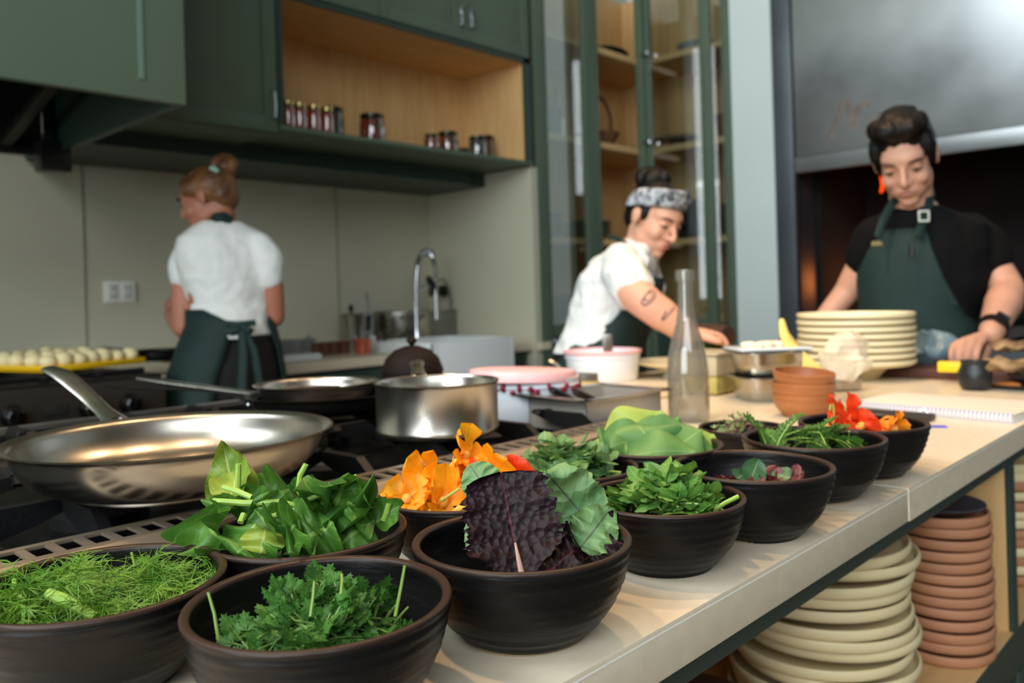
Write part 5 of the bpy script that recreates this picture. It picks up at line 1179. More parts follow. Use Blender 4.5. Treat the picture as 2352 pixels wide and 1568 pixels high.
# two steel sixth-pans, one on the other
rq = onz(1765, 915); Dr = (rq - CAM).dot(FW)
def sixth(z, lab, h=.050):
    o = thing('steel_pan', (rq.x, rq.y, z), lab, 'pan', 'round-cornered steel pans stacked by the wooden bowls', rotz=YAW * 0 - .75)
    w = .070; b = MB()
    ring = lambda k, zz: [(k * (abs(cos(t)) ** .5) * (1 if cos(t) > 0 else -1), k * (abs(sin(t)) ** .5) * (1 if sin(t) > 0 else -1), zz) for t in [2 * pi * i / 40 for i in range(40)]]
    loops = [ring(.001, 0), ring(w * .82, 0), ring(w * .88, .006), ring(w * .93, h * .55), ring(w * .955, h * .57), ring(w, h), ring(w - .003, h), ring(w * .86, .008), ring(.001, .006)]
    vs = [p for l in loops for p in l]; n = 40
    b.add(vs, [(i * n + k, i * n + (k + 1) % n, (i + 1) * n + (k + 1) % n, (i + 1) * n + k) for i in range(len(loops) - 1) for k in range(n)])
    part('pan_body', b, M_steel, o, local=True)
    part('lip', MB().add([p for l in (ring(w - .002, h), ring(w * 1.16, h), ring(w * 1.16, h - .002), ring(w - .002, h - .002)) for p in l], [(i * n + k, i * n + (k + 1) % n, ((i + 1) % 4) * n + (k + 1) % n, ((i + 1) % 4) * n + k) for i in range(4) for k in range(n)]), M_steel, o, local=True, smooth=False)
    return o
sixth(C9, 'lower steel pan in the stack of two left of the wooden bowls'); sixth(C9 + .0508, 'upper steel pan with a white plate across it, in the stack of two')
sz = C9 + .1025
single('white_plate', MB().box((rq.x, rq.y, sz + .004), (.15, .11, .006), .002, rz(-.75)), M_ceram, 'flat white rectangular plate lying across the upper steel pan', 'plate', loc=(rq.x, rq.y, sz))
cr = MB(); rr = random.Random(9)
for i in range(16):
    p = V((rq.x, rq.y, sz + .012)) + R0 * rr.uniform(-.045, .055) + FW * rr.uniform(-.02, .02); cr.ell(p, ((.014, 0, 0), (0, .01, 0), (0, 0, .006)), 10, 6)
single('crumbled_cheese', cr, mat('pale_crumble', (240, 226, 204), .6, vary=.1, scale=50), 'pale crumbled cheese strewn over the white rectangular plate', 'food', kind='stuff')
# wooden bowls
M_teak = mat('turned_wood', (176, 114, 68), .45, rgb2=(148, 88, 48), scale=7, stretch=(1, 1, 6))
wq = onz(1846, 955); Dw = (wq - CAM).dot(FW)
def wbowl(z, r, h, tilt, lab, dx=0):
    o = single('wooden_bowl', MB().lathe([(0, 0), (r * .62, 0), (r * .70, .004), (r * .88, h * .4), (r * .98, h * .8), (r, h), (r - .0035, h + .001), (r * .93, h * .8), (r * .8, h * .38), (r * .5, .010), (0, .009)], 56), M_teak, lab, 'bowl', 'small turned wooden bowls', local=True)
    o.location = (wq.x + dx, wq.y, z); o.rotation_euler = tilt; return o
wbowl(C9, .054, .040, (0, 0, 0), 'lowest turned wooden bowl in the stack of three, mostly hidden')
wbowl(C9 + .018, .056, .042, (.02, .01, 1), 'middle turned wooden bowl in the stack of three')
wbowl(C9 + .040, .054, .040, (-.07, -.07, 2), 'topmost turned wooden bowl, tilted, in the stack of three')
# big plate stack
pq = onz(1968, 868); Dp = (pq - CAM).dot(FW)
fo_ = single('footed_dish', MB().lathe([(0, 0), (.05, 0), (.075, .03), (.072, .03), (.048, .006), (0, .006)], 40), M_cream, 'cream footed dish under the tall plate stack by the notebook', 'dish', loc=(pq.x, pq.y, C9), local=True)
M_crm2 = mat('cream_glaze', (236, 224, 186), .3, vary=.04, scale=8)
stack('cream_dinner_plate', pq.x, pq.y, C9 + .031, 8, .0163, .139, M_crm2, lambda i, n: 'cream dinner plate, %s in the stack beside the notebook' % pos(i, n), 'plate', 'cream dinner plates beside the notebook', 13, j=.0018, tilt=.008, h=.019, rim=0)
# cheese wedges and plastic bag
M_chs = mat('pale_cheese', (246, 216, 120), .45, vary=.06, scale=20)
cw = P(1872, 845, 1.62)
single('cheese_wedge', MB().add([P(1842, 868, 1.60), P(1844, 806, 1.60), P(1906, 862, 1.60), P(1846, 868, 1.63), P(1848, 808, 1.63), P(1908, 862, 1.63)], [(0, 1, 2), (5, 4, 3), (0, 3, 4, 1), (1, 4, 5, 2), (2, 5, 3, 0)]), M_chs, 'triangular pale yellow cheese wedge behind the wooden bowls', 'cheese', smooth=False)
single('cheese_slice', MB().limb([P(1796, 738, 1.70), P(1802, 768, 1.70), P(1818, 798, 1.70)], [.006, .010, .012], 10).limb([P(1800, 760, 1.715), P(1830, 802, 1.715)], [.007, .008], 10), M_chs, 'curved pale cheese rind standing by the plate stack', 'cheese')
pb = MB()
pb.ell(P(1945, 815, 1.68), (R0 * .052, FW * .028, UP * .048), 28, 20)
for v in pb.v: v += V(noise.noise_vector(v * 24)) * .020 + V(noise.noise_vector(v * 70)) * .006
M_film = mat('crinkled_plastic', (236, 222, 196), .3, alpha=.6, bump=1, bscale=60)
single('plastic_bag', pb, M_film, 'crumpled translucent plastic bag in front of the dinner plates', 'bag', ang=25)
bqz = onz(1945, 893); sq_ = thing('steel_pan', (bqz.x - .02, bqz.y + .0, C9), 'small square steel pan under the plastic bag', 'pan')
part('body', MB().box((0, 0, .026), (.062, .062, .052), .01, rz(-.75)), M_steel, sq_, local=True); part('lip', MB().box((0, 0, .053), (.074, .074, .003), .001, rz(-.75)), M_steel, sq_, local=True)
# plate on the far side under the bandana woman's arm
fq = onz(1505, 838, .93); single('serving_plate', MB().lathe([(0, 0), (.07, 0), (.125, .014), (.13, .02), (.124, .020), (.07, .008), (0, .008)], 44), M_crm2, 'wide cream serving plate seen edge-on behind the clear bottle', 'plate', loc=(1.93, 1.20, .925), local=True)
single('upturned_bowl', MB().lathe([(.05, 0), (.052, .004), (.034, .022), (0, .0245)], 32), M_crm2, 'small upturned cream bowl under the serving plate', 'bowl', loc=(1.93, 1.20, C9), local=True)
lg = P(1655, 778, 2.30)
single('dark_log', MB().tube([P(1600, 772, 2.33), P(1640, 772, 2.30), P(1672, 776, 2.26)], [.036, .036, .033], 18), mat('dark_bark', (66, 44, 32), .6, vary=.3, scale=20), 'dark brown log-shaped loaf by the bandana woman behind the bottle', 'loaf')
hb = MB(); rr = random.Random(3)
for i in range(60): 
    q = P(1640 + rr.gauss(0, 20), 802 + rr.gauss(0, 5), 2.25 + rr.gauss(0, .02)); hb.leaf(q, q + rdir(rr, .5) * .02, (0, 0, 1), .01, 3, 2, 'oval')
single('green_herbs', hb, M_par, 'bunch of dark green herbs on the board below the brown loaf', 'herb', kind='stuff')
gb = P(1640, 812, 2.25); single('wooden_board', MB().box((gb.x, gb.y, .915), (.20, .16, .03), .004, rz(-.3)), mat('pale_chopping_board', (206, 170, 120), .6), 'pale chopping board behind the cloudy tub', 'board', loc=(gb.x, gb.y, C9))
# notebook
nA, nB, nC = onz(1958, 925, .912), onz(2325, 955, .912), onz(2070, 893, .912)
nx_ = (nB - nA).normalized(); ny_ = V((-nx_.y, nx_.x, 0)); nl = (nB - nA).length
if ny_.dot(nC - nA) < 0: ny_ = -ny_
na = math.atan2(nx_.y, nx_.x); Rn = rz(na); sgn = 1 if (Rn @ V((0, 1, 0))).dot(ny_) > 0 else -1
nb = thing('spiral_notebook', (nA.x, nA.y, C9), 'open white spiral-bound notebook lying on the worktop corner', 'notebook', rotz=na)
M_paper = mat('warm_paper', (222, 212, 198), .7, vary=.02, scale=6)
part('pages', MB().bb(0, nl, 0, sgn * .20, .001, .011, .001), M_paper, nb, local=True)
pg_ = MB(); vs = []
for i in range(13):
    for j in range(9):
        u, v_ = i / 12, j / 8; vs.append((u * nl, sgn * (.012 + v_ * .185), .0125 + .008 * sin(pi * v_) * (.5 + .5 * sin(u * 5)) * .6))
part('top_page', pg_.add(vs, [(i * 9 + j, (i + 1) * 9 + j, (i + 1) * 9 + j + 1, i * 9 + j + 1) for i in range(12) for j in range(8)]), M_paper, nb, local=True)
part('cover', MB().bb(-.002, nl + .002, 0, sgn * .205, 0, .0012), mat('white_card', (230, 232, 240), .5), nb, local=True)
co = MB(); k = 0; hs_ = MB(); q0 = 0
while .004 + q0 * .0066 < nl - .004: hs_.box((.0073 + q0 * .0066, sgn * .0075, .0122), (.0036, .0036, .0008)); q0 += 1
part('binding_holes', hs_, mat('hole_dark_green', (20, 44, 36), .7), nb, local=True, smooth=False)
while k * .0066 < nl - .004:
    x0 = .004 + k * .0066; co.tube([(x0 + .001 * (t / 12), .0 + .0085 * cos(2 * pi * t / 12) * 1, .0075 + .0075 * sin(2 * pi * t / 12)) for t in range(13)], .0015, 5, caps=False); k += 1
part('spiral_binding', co, mat('white_wire', (222, 226, 246), .4), nb, local=True)
# tablet-like dark board and blue tape
tq_ = onz(2040, 958); single('dark_slate', MB().box((tq_.x, tq_.y, C9 + .006), (.15, .03, .011), .003, rz(na + .0)), mat('dark_brown_slate', (46, 38, 34), .4), 'dark slate strip between the red flowers and the notebook', 'slate', loc=(tq_.x, tq_.y, C9))
sc0 = onz(2112, 960); single('metal_clip', MB().tube([sc0 + V((0, 0, .012)), sc0 + V((.004, -.006, .016)), sc0 + V((.004, -.012, .008))], .0022, 8), M_chrome, 'small metal clip at the end of the dark slate', 'clip')
b0, b1 = onz(2118, 980), onz(2174, 980); bm_d = (b1 - b0); single('blue_tape', MB().box(((b0.x + b1.x) / 2, (b0.y + b1.y) / 2, C9 + .0004), (bm_d.length, .018, .0008), 0, rz(math.atan2(bm_d.y, bm_d.x))), mat('blue_tape', (50, 70, 214), .5), 'strip of bright blue tape stuck on the worktop by the red flowers', 'tape', loc=(b0.x, b0.y, C9))
# black vase
vq = onz(2240, 895); single('black_vase', MB().lathe([(0, 0), (.024, 0), (.030, .008), (.0335, .024), (.033, .038), (.027, .052), (.0265, .058), (.0285, .063), (.0255, .063), (.024, .055), (.030, .035), (.024, .01), (0, .008)], 48), mat('matte_black_clay', (34, 36, 40), .36, vary=.2, scale=30), 'small matte black rounded vase in front of the man', 'vase', loc=(vq.x, vq.y, C9), local=True)
# cutting board with flatbread, sponge, carrot plate, plastic film
bA, bB = onz(2100, 872), onz(2352, 880)
M_brd = mat('dark_red_board', (84, 50, 42), .5, vary=.15, scale=8, stretch=(1, 6, 1))
brd = single('cutting_board', MB().bb(2.14, 2.34, .34, .86, C9, .925, .004), M_brd, 'dark reddish cutting board at the island end under the hand', 'board', loc=(2.24, .60, C9))
yq = onz(2190, 845, .935); single('yellow_scraper', MB().box((yq.x, yq.y, .938), (.03, .062, .024), .003, rz(.1)), mat('yellow_plastic', (240, 200, 30), .4), 'bright yellow scraper beside the resting hand', 'scraper', loc=(yq.x, yq.y, .9255))
M_ftb = mat('charred_flatbread', (190, 160, 116), .7, rgb2=(70, 50, 36), scale=18)
rr = random.Random(5)
for i, (px, py, w_) in enumerate(((2320, 790, .07), (2310, 815, .08), (2345, 805, .06))):
    q = onz(px + 20, py + 20, .955); fbm = MB().lathe([(0, .012), (w_ * .6, .013), (w_, .004), (w_ * .9, -.004), (0, -.006)], 28, ov=(1, .8))
    for v in fbm.v: v.z += noise.noise(v * 30 + V((i * 7, 0, 0))) * .02
    single('flatbread', fbm, M_ftb, ('charred flatbread topmost on the board by the watch', 'charred flatbread in the middle of the pile by the watch', 'charred flatbread at the frame edge of the pile')[i], 'flatbread', 'charred flatbreads on the board', loc=(q.x, q.y, .935 + .016 * (2 - i)), local=True)
cpq = onz(2310, 895); single('dark_plate', MB().lathe([(0, 0), (.05, 0), (.075, .008), (.073, .010), (.05, .004), (0, .004)], 36), mat('olive_black_plate', (50, 48, 40), .4), 'dark plate with a carrot piece beside the black vase', 'plate', loc=(cpq.x + .06, cpq.y - .02, C9), local=True)
ca = P(2285, 884, 1.78); single('carrot_piece', MB().limb([P(2290, 884, 1.80), P(2318, 883, 1.78), P(2340, 884, 1.77)], [.006, .007, .004]), mat('carrot_orange', (236, 140, 60), .5), 'orange carrot piece on the dark plate', 'carrot')
pf = MB().ell(P(2150, 800, 2.12), (R0 * .065, FW * .04, UP * .042), 28, 18)
for v in pf.v: v += V(noise.noise_vector(v * 30)) * .02
single('plastic_wrap', pf, mat('blue_plastic_film', (120, 146, 158), .22, alpha=.75, bump=1, bscale=50), 'crumpled bluish plastic wrap on the board in front of the man', 'plastic wrap', ang=25)

# ================================================================== people
M_skinm = mat('skin_fair', (198, 148, 124), .5, vary=.05, scale=20, sss=.15)
M_skinw = mat('skin_warm', (216, 162, 136), .5, vary=.05, scale=20, sss=.15)
M_skint = mat('skin_tan', (176, 116, 92), .5, vary=.05, scale=20, sss=.15)
M_tee = mat('white_jersey', (226, 228, 224), .8, vary=.03, scale=8, bump=.25, bscale=22)
M_shirt = mat('white_cotton', (216, 222, 222), .8, vary=.03, scale=8, bump=.6, bscale=16)
M_btee = mat('black_jersey', (9, 9, 10), .9, spec=.2, bump=.2, bscale=25)
M_apron = mat('bottle_green_canvas', (12, 40, 37), .75, vary=.08, scale=12, bump=.25, bscale=20)
M_trs = mat('black_trousers', (14, 14, 16), .8, bump=.2, bscale=30)
M_jean = mat('dark_jeans', (44, 56, 74), .8, vary=.1, scale=20)
M_hairb = mat('black_hair', (10, 8, 8), .55, spec=.3, vary=.4, scale=40, stretch=(1, 1, .2), bump=.6, bscale=90)
M_hairl = mat('blonde_brown_hair', (140, 98, 56), .45, rgb2=(72, 42, 24), scale=16, stretch=(1, 1, .5), bump=.6, bscale=80)
M_hairr = mat('dark_brown_hair', (66, 36, 22), .45, vary=.35, scale=16, bump=.6, bscale=80)
M_lip = mat('lip', (160, 92, 84), .45)
M_eyew = mat('eye_white', (220, 214, 206), .25); M_iris = mat('iris', (36, 24, 18), .2)
M_shoe = mat('dark_shoe', (20, 20, 20), .5)
TEXS = {}
def crumple(o, strength, size):
    k = 'folds_%d' % int(size * 1000)
    if k not in TEXS: t = bpy.data.textures.new(k, 'CLOUDS'); t.noise_scale = size; TEXS[k] = t
    m_ = o.modifiers.new('folds', 'DISPLACE'); m_.texture = TEXS[k]; m_.strength = strength; m_.mid_level = .5; return o
def rem(o, vox=.0055, it=6, f=.55):
    m_ = o.modifiers.new('surface', 'REMESH'); m_.mode = 'VOXEL'; m_.voxel_size = vox; m_.use_smooth_shade = True
    s = o.modifiers.new('relax', 'SMOOTH'); s.factor = f; s.iterations = it; return o
class Head:
    def __init__(h, c, f, s, roll=0.0):
        h.c = V(c); h.f = V(f).normalized(); u = V((0, 0, 1)) + R0 * roll; h.u = (u - h.f * u.dot(h.f)).normalized(); h.r = h.f.cross(h.u); h.s = s
    def p(h, r, f, u): return h.c + (h.r * r + h.f * f + h.u * u) * h.s
    def e(h, mb, r, f, u, a, b, c_, seg=22, rings=14, tilt=0):
        fw, up = h.f * cos(tilt) + h.u * sin(tilt), h.u * cos(tilt) - h.f * sin(tilt)
        return mb.ell(h.p(r, f, u), (h.r * a * h.s, fw * b * h.s, up * c_ * h.s), seg, rings)
def add_head(mb, h, fem=True):
    h.e(mb, 0, -.012, .035, .073, .092, .082); h.e(mb, 0, .030, -.022, .060, .060, .070)
    h.e(mb, 0, .040, -.060, .046 if fem else .052, .050, .042); h.e(mb, 0, .068, -.094, .020 if fem else .025, .020, .017)
    h.e(mb, 0, .056 if fem else .058, .028, .055, .040, .034)                       # brow
    for s in (-1, 1):
        h.e(mb, s * .036, .062, -.030, .024, .024, .024)           # cheek
        h.e(mb, s * (.046 if fem else .050), .010, -.055, .012, .035, .028, tilt=-.5) # jaw angle
        h.e(mb, s * .033, .078, .003, .015, .012, .009)            # eyelid mound
        h.e(mb, s * .076, -.008, -.006, .008, .018, .027, 14, 10, tilt=-.15)
        h.e(mb, s * .079, -.013, .004, .007, .016, .020, 14, 10)
        h.e(mb, s * .011, .098, -.034, .008, .009, .007, 12, 8)    # nostril
    mb.limb([h.p(0, .088, .018), h.p(0, .101, -.006), h.p(0, .114, -.028), h.p(0, .104, -.038)], [.0085 * h.s, (.0078 if fem else .009) * h.s, (.0088 if fem else .0105) * h.s, .0075 * h.s], 12)
    h.e(mb, 0, .084, -.062, .026, .012, .013)
    h.e(mb, 0, .090, -.058, .020, .009, .0055); h.e(mb, 0, .088, -.070, .017, .009, .006)
def face_parts(h, body, brow=True, bm=None):
    l = MB(); h.e(l, 0, .0915, -.0592, .018, .0075, .0042); h.e(l, 0, .0895, -.0690, .014, .0075, .0050); part('lips', l, M_lip, body)
    for s in (-1, 1):
        e = MB(); h.e(e, s * .032, .0805, -.002, .012, .0095, .0036, 14, 10); eo = part('eye', e, M_eyew, body)
        i = MB(); h.e(i, s * .032, .0872, -.0025, .0055, .0035, .0036, 10, 8); part('iris', i, M_iris, eo)
        la = MB().tube([h.p(s * .047, .0785, -.001), h.p(s * .040, .0895, .001), h.p(s * .031, .0915, .002), h.p(s * .021, .0875, .0005)], [.001, .0022, .0024, .001], 6); part('eyelashes', la, M_hairb, body)
        if brow: part('eyebrow', MB().tube([h.p(s * .054, .076, .022), h.p(s * .044, .089, .0275), h.p(s * .030, .0965, .027), h.p(s * .016, .098, .0225)], [.0015, .0038, .0045, .003], 8, .6), bm or M_hairb, body)
def hand(mb, wrist, knk, tips, thumb, r=.0085, palm=.021, thick=.012):
    """knk, tips: four knuckle and four fingertip points; each finger bends at a middle joint"""
    w = V(wrist); c = sum((V(k) for k in knk), V()) / 4; ac = (V(knk[0]) - V(knk[3])).normalized(); ax = (c - w).normalized(); nn = ac.cross(ax).normalized()
    half = (V(knk[0]) - V(knk[3])).length / 2 + .007
    mb.loft([(w, ac, nn, .024, .017), (w.lerp(c, .4), ac, nn, half * .92, .016), (w.lerp(c, .8), ac, nn, half, .014), (c, ac, nn, half * .98, .011)], 18)
    for i in range(4):
        a, b = V(knk[i]), V(tips[i][-1]); k = (1, 1, .97, .85)[i]
        mb.limb([w.lerp(a, .75)] + [a] + [V(t) for t in tips[i]], [r * 1.05 * k, r * 1.06 * k] + [r * (1 - .08 * (j + 1)) * k for j in range(len(tips[i]))], 10, 3)
    mb.limb([V(t) for t in thumb], [.014, .012, .0095, .008][:len(thumb)], 10, 3)
def down(p, z): return V((p.x, p.y, z))
def trousers(par, secs, hipL, hipR, mt, r=(.085, .06, .05), foot=FW):
    t = MB().loft(secs, 28); sh = []
    for hp in (hipL, hipR):
        k = V((hp.x, hp.y, .48)) + foot * .03; a = V((hp.x, hp.y, .09)); t.limb([hp, k, a], [r[0], r[1], r[2]], 16, 4)
        s = MB(); s.limb([a + V((0, 0, -.02)) - foot * .05 + V((0, 0, -.022)), a + foot * .05 + V((0, 0, -.035)), a + foot * .15 + V((0, 0, -.052))], [.045, .045, .035]); sh.append(s)
    o = rem(part('trousers', t, mt, par), .009, 5)
    for s in sh:
        for v in s.v: v.z = max(v.z, .001)
        part('shoe', s, M_shoe, par)
    return o

# ---------------- woman at the back counter, seen from behind
d = 2.66
w1p = thing('person', down(P(522, 800, d), 0), 'person with blonde-brown topknot, white tee and green apron, back turned, working at the back counter', 'person')
f1 = (FW * .82 - R0 * .60).normalized(); r1 = f1.cross(U0)
h1 = Head(P(478, 456, d - .01), -R0 * .94 + FW * .08 - U0 * .30, .88)
def sec(px, py, dd, r, f, a, b, e=2.3): return (P(px, py, dd), r, f, a, b, e)
body = MB(); add_head(body, h1)
body.limb([h1.p(0, -.03, -.05), P(507, 505, d), P(514, 540, d)], [.047, .046, .06], 16)
body.loft([sec(514, 525, d, r1, f1, .09, .06), sec(518, 560, d, r1, f1, .145, .08), sec(520, 640, d, r1, f1, .135, .095), sec(530, 730, d, r1, f1, .112, .088), sec(524, 830, d, r1, f1, .15, .10), sec(522, 880, d, r1, f1, .14, .1)], 28)
eL = P(421, 752, d - .02); hL = P(392, 722, d + .20)
body.limb([P(448, 572, d), P(425, 640, d - .01), eL], [.044, .041, .034], 16); body.limb([eL, eL.lerp(hL, .5), hL], [.034, .031, .023], 14)
hk = (hL - eL).normalized()
hand(body, hL, [hL + hk * .075 + U0 * (.022 - .015 * i) for i in range(4)], [[hL + hk * (.105) + U0 * (.018 - .015 * i), hL + hk * .12 + R0 * .015 + U0 * (.010 - .013 * i)] for i in range(4)], [hL + hk * .02 + U0 * .015, hL + hk * .05 + U0 * .04 + R0 * .01, hL + hk * .08 + U0 * .045 + R0 * .02])
eR = P(631, 728, d + .04); hR = P(600, 735, d + .28)
body.limb([P(598, 572, d), P(622, 640, d + .01), eR], [.042, .038, .033], 16); body.limb([eR, eR.lerp(hR, .5), hR], [.033, .03, .023], 14)
hk = (hR - eR).normalized()
hand(body, hR, [hR + hk * .075 + U0 * (.022 - .015 * i) for i in range(4)], [[hR + hk * (.105) + U0 * (.018 - .015 * i), hR + hk * .12 - R0 * .015 + U0 * (.010 - .013 * i)] for i in range(4)], [hR + hk * .02 + U0 * .015, hR + hk * .05 + U0 * .04, hR + hk * .08 + U0 * .045])
bo1 = rem(part('body', body, M_skint, w1p), .005, 8)
face_parts(h1, bo1, bm=M_hairr)
hr_ = MB(); h1.e(hr_, 0, -.022, .036, .079, .094, .082); h1.e(hr_, 0, -.062, .0, .062, .052, .072); h1.e(hr_, 0, .035, .072, .055, .05, .034)
for s in (-1, 1): h1.e(hr_, s * .058, .022, .045, .02, .05, .035)
ho = crumple(rem(part('hair', hr_, M_hairl, w1p), .006, 4), .006, .02)
bn = MB(); bc_ = P(519, 383, d - .01); 
for k in range(7):
    a0_ = k * .9; bn.tube([bc_ + (R0 * cos(a0_ + t * 1.0) + U0 * sin(a0_ + t * 1.0)) * (.025 + .006 * sin(k)) + FW * (.016 * sin(k * 1.7 + t)) for t in [i * .3 for i in range(8)]], [.010, .014, .016, .017, .017, .016, .013, .009], 10)
bn.sph(bc_, .030); part('bun', bn, M_hairl, ho)
part('hair_tie', MB().lathe([(.012, -.008), (.017, -.006), (.018, 0), (.017, .006), (.012, .008)], 18, P(492, 392, d - .05), Matrix.Rotation(.6, 3, 'Y')), mat('mint_hair_tie', (170, 214, 196), .3), ho, label='shiny mint hair tie')
tee = MB().loft([sec(508, 509, d, r1, f1, .062, .058), sec(512, 527, d, r1, f1, .105, .075), sec(518, 548, d, r1, f1, .150, .090), sec(520, 580, d, r1, f1, .158, .102), sec(521, 640, d, r1, f1, .142, .106), sec(528, 695, d, r1, f1, .122, .098), sec(533, 752, d, r1, f1, .124, .104), sec(533, 772, d, r1, f1, .132, .108)], 32)
tee.limb([P(455, 566, d), P(430, 596, d), P(425, 634, d - .01)], [.052, .052, .050], 18); tee.limb([P(594, 566, d), P(616, 596, d), P(620, 638, d + .01)], [.050, .050, .047], 18)
crumple(rem(part('tshirt', tee, M_tee, w1p), .006, 5), .012, .06)
trousers(w1p, [sec(532, 748, d, r1, f1, .122, .100), sec(527, 800, d, r1, f1, .150, .112), sec(524, 850, d, r1, f1, .168, .122), sec(522, 910, d, r1, f1, .168, .122), sec(522, 960, d, r1, f1, .150, .11)], P(470, 920, d), P(565, 920, d), M_trs, (.088, .06, .05), f1)
ap = MB().loft([(P(525, 708, d), r1, f1, .122, .100, 2.3, -2.30, 1.9), (P(530, 742, d), r1, f1, .128, .108, 2.3, -2.95, 2.5), (P(527, 800, d), r1, f1, .154, .118, 2.3, -2.85, 2.35), (P(522, 860, d), r1, f1, .176, .128, 2.3, -2.75, 2.3), (P(518, 960, d), r1, f1, .188, .140, 2.3, -2.7, 2.3), (P(515, 1130, d), r1, f1, .20, .15, 2.3, -2.6, 2.25)], 40, 0, 1, off=.010)
ao = part('apron', ap, M_apron, w1p); sm_ = ao.modifiers.new('thickness', 'SOLIDIFY'); sm_.thickness = .003
bk_ = -f1
def bpt(px, py, o=.125): return P(px, py, d) + bk_ * 0 - FW * o
part('neck_strap', MB().tube([P(478, 512, d - .03), P(494, 500, d - .062), P(512, 497, d - .066), P(530, 508, d - .045)], .008, 8, 2.0, up=(0, 0, 1)), M_apron, ao)
tie = MB().tube([bpt(470, 722, .10), bpt(520, 738, .118), bpt(575, 742, .118), bpt(610, 738, .10)], .010, 8, .35, up=FW)
tie.limb([bpt(575, 742, .125), bpt(560, 760, .135), bpt(580, 752, .135)], [.008, .011, .006]); tie.limb([bpt(580, 742, .125), bpt(606, 758, .13), bpt(590, 748, .13)], [.008, .011, .006])
tie.tube([bpt(582, 745, .128), bpt(590, 800, .138), bpt(588, 900, .145)], [.010, .013, .014], 8, .3, up=FW); tie.tube([bpt(586, 745, .126), bpt(610, 800, .12), bpt(622, 890, .11)], [.009, .011, .012], 8, .3, up=FW)
part('apron_ties', tie, M_apron, ao)
st_ = MB().box(bpt(553, 764, .116), (.065, .012, .030), .005, rz(-YAW)); part('shirt_tail', st_, M_tee, w1p)

# ---------------- woman with bandana, leaning over the worktop
d = 2.46
w2p = thing('person', down(P(1375, 830, d), 0), 'person in white short-sleeved shirt, paisley bandana and green apron reaching across the worktop', 'person')
f2 = (R0 * .84 - FW * .50).normalized(); r2 = f2.cross(U0)
h2 = Head(P(1503, 502, d - .03), R0 * .50 - FW * .74 - U0 * .44, .90, .14)
body = MB(); add_head(body, h2)
body.limb([h2.p(0, -.03, -.05), P(1470, 560, d), P(1450, 590, d)], [.044, .045, .06], 16)
body.loft([sec(1448, 582, d, r2, f2, .09, .06), sec(1432, 610, d, r2, f2, .125, .08), sec(1405, 690, d, r2, f2, .12, .085), sec(1380, 770, d, r2, f2, .115, .088), sec(1372, 850, d, r2, f2, .14, .10)], 28)
eN = P(1490, 700, 2.21); wN = P(1583, 766, 2.20)
body.limb([P(1424, 622, 2.34), P(1450, 664, 2.26), eN], [.052, .052, .046], 18); body.limb([eN, eN.lerp(wN, .35), wN], [.046, .045, .029], 16)
k0 = P(1625, 768, 2.21)
kn = [k0 + V((0, 0, .0)) + FW * (-.03 + .02 * i) + U0 * (.006 - .002 * i) for i in range(4)]
hand(body, wN, kn, [[k + R0 * .03 - U0 * .010, k + R0 * .045 - U0 * .032] for k in kn], [wN + R0 * .02 - FW * .015, wN + R0 * .045 - FW * .04 - U0 * .012, wN + R0 * .07 - FW * .045 - U0 * .02])
eF = P(1520, 725, 2.56); wF = P(1588, 792, 2.40)
body.limb([P(1465, 620, 2.56), P(1490, 680, 2.58), eF], [.046, .042, .036], 14); body.limb([eF, wF], [.036, .027], 14)
k0 = P(1625, 800, 2.36); kn = [k0 + FW * (-.03 + .02 * i) for i in range(4)]
hand(body, wF, kn, [[k + R0 * .03 - U0 * .008, k + R0 * .045 - U0 * .02] for k in kn], [wF + R0 * .02, wF + R0 * .04 + FW * .03, wF + R0 * .06 + FW * .03])
b2 = rem(part('body', body, M_skinw, w2p), .0045, 9)
face_parts(h2, b2)
tm = mat('faded_tattoo', (92, 74, 72), .6)
def tat(pts): return MB().tube([P(x, y, z) for x, y, z in pts], .0022, 6, .5)
tt = MB()
def onarm(t, ang, rr_=.048):
    a = eN.lerp(P(1450, 664, 2.26), .35); q = a.lerp(wN, t) if t > 0 else a; ax = (wN - eN).normalized(); n1 = (-FW + U0 * .6); n1 = (n1 - ax * n1.dot(ax)).normalized(); n2 = ax.cross(n1)
    return q + (n1 * cos(ang) + n2 * sin(ang)) * rr_
tt.tube([onarm(.05 + .09 * sin(t), .25 + .45 * cos(t), .0492) for t in [2 * pi * i / 16 for i in range(17)]], .0022, 6)
tt.tube([onarm(.05 + .05 * sin(t), .25 + .25 * cos(t), .0492) for t in [2 * pi * i / 16 for i in range(17)]], .0018, 6)
tt.tube([onarm(.42 + .10 * i / 8, .3 + .5 * sin(i * .6), .0465) for i in range(9)], .002, 6)
to_ = part('tattoo', tt, tm, b2); sw_ = to_.modifiers.new('on_skin', 'SHRINKWRAP'); sw_.target = b2; sw_.wrap_mode = 'ABOVE_SURFACE'; sw_.offset = .0012
hr_ = MB(); h2.e(hr_, 0, -.022, .040, .079, .092, .083); h2.e(hr_, 0, -.070, -.012, .058, .042, .06); h2.e(hr_, 0, .03, .085, .05, .05, .03)
for s in (-1, 1): h2.e(hr_, s * .067, .012, .012, .010, .012, .026)
ho = rem(part('hair', hr_, M_hairb, w2p), .006, 4)
bun = MB(); bc_ = P(1500, 414, d - .02)
for k in range(7):
    a0_ = k * .9; bun.tube([bc_ + (R0 * cos(a0_ + t) * 1.15 + U0 * sin(a0_ + t) * .8) * (.028 + .006 * sin(k)) + FW * (.018 * sin(k * 1.7 + t)) for t in [i * .3 for i in range(8)]], [.012, .016, .019, .02, .02, .018, .014, .010], 10)
bun.ell(bc_, (R0 * .046, FW * .036, U0 * .034)); bun.limb([bc_ + R0 * .02, P(1530, 440, d - .05)], [.025, .02]); part('bun', bun, M_hairb, ho)
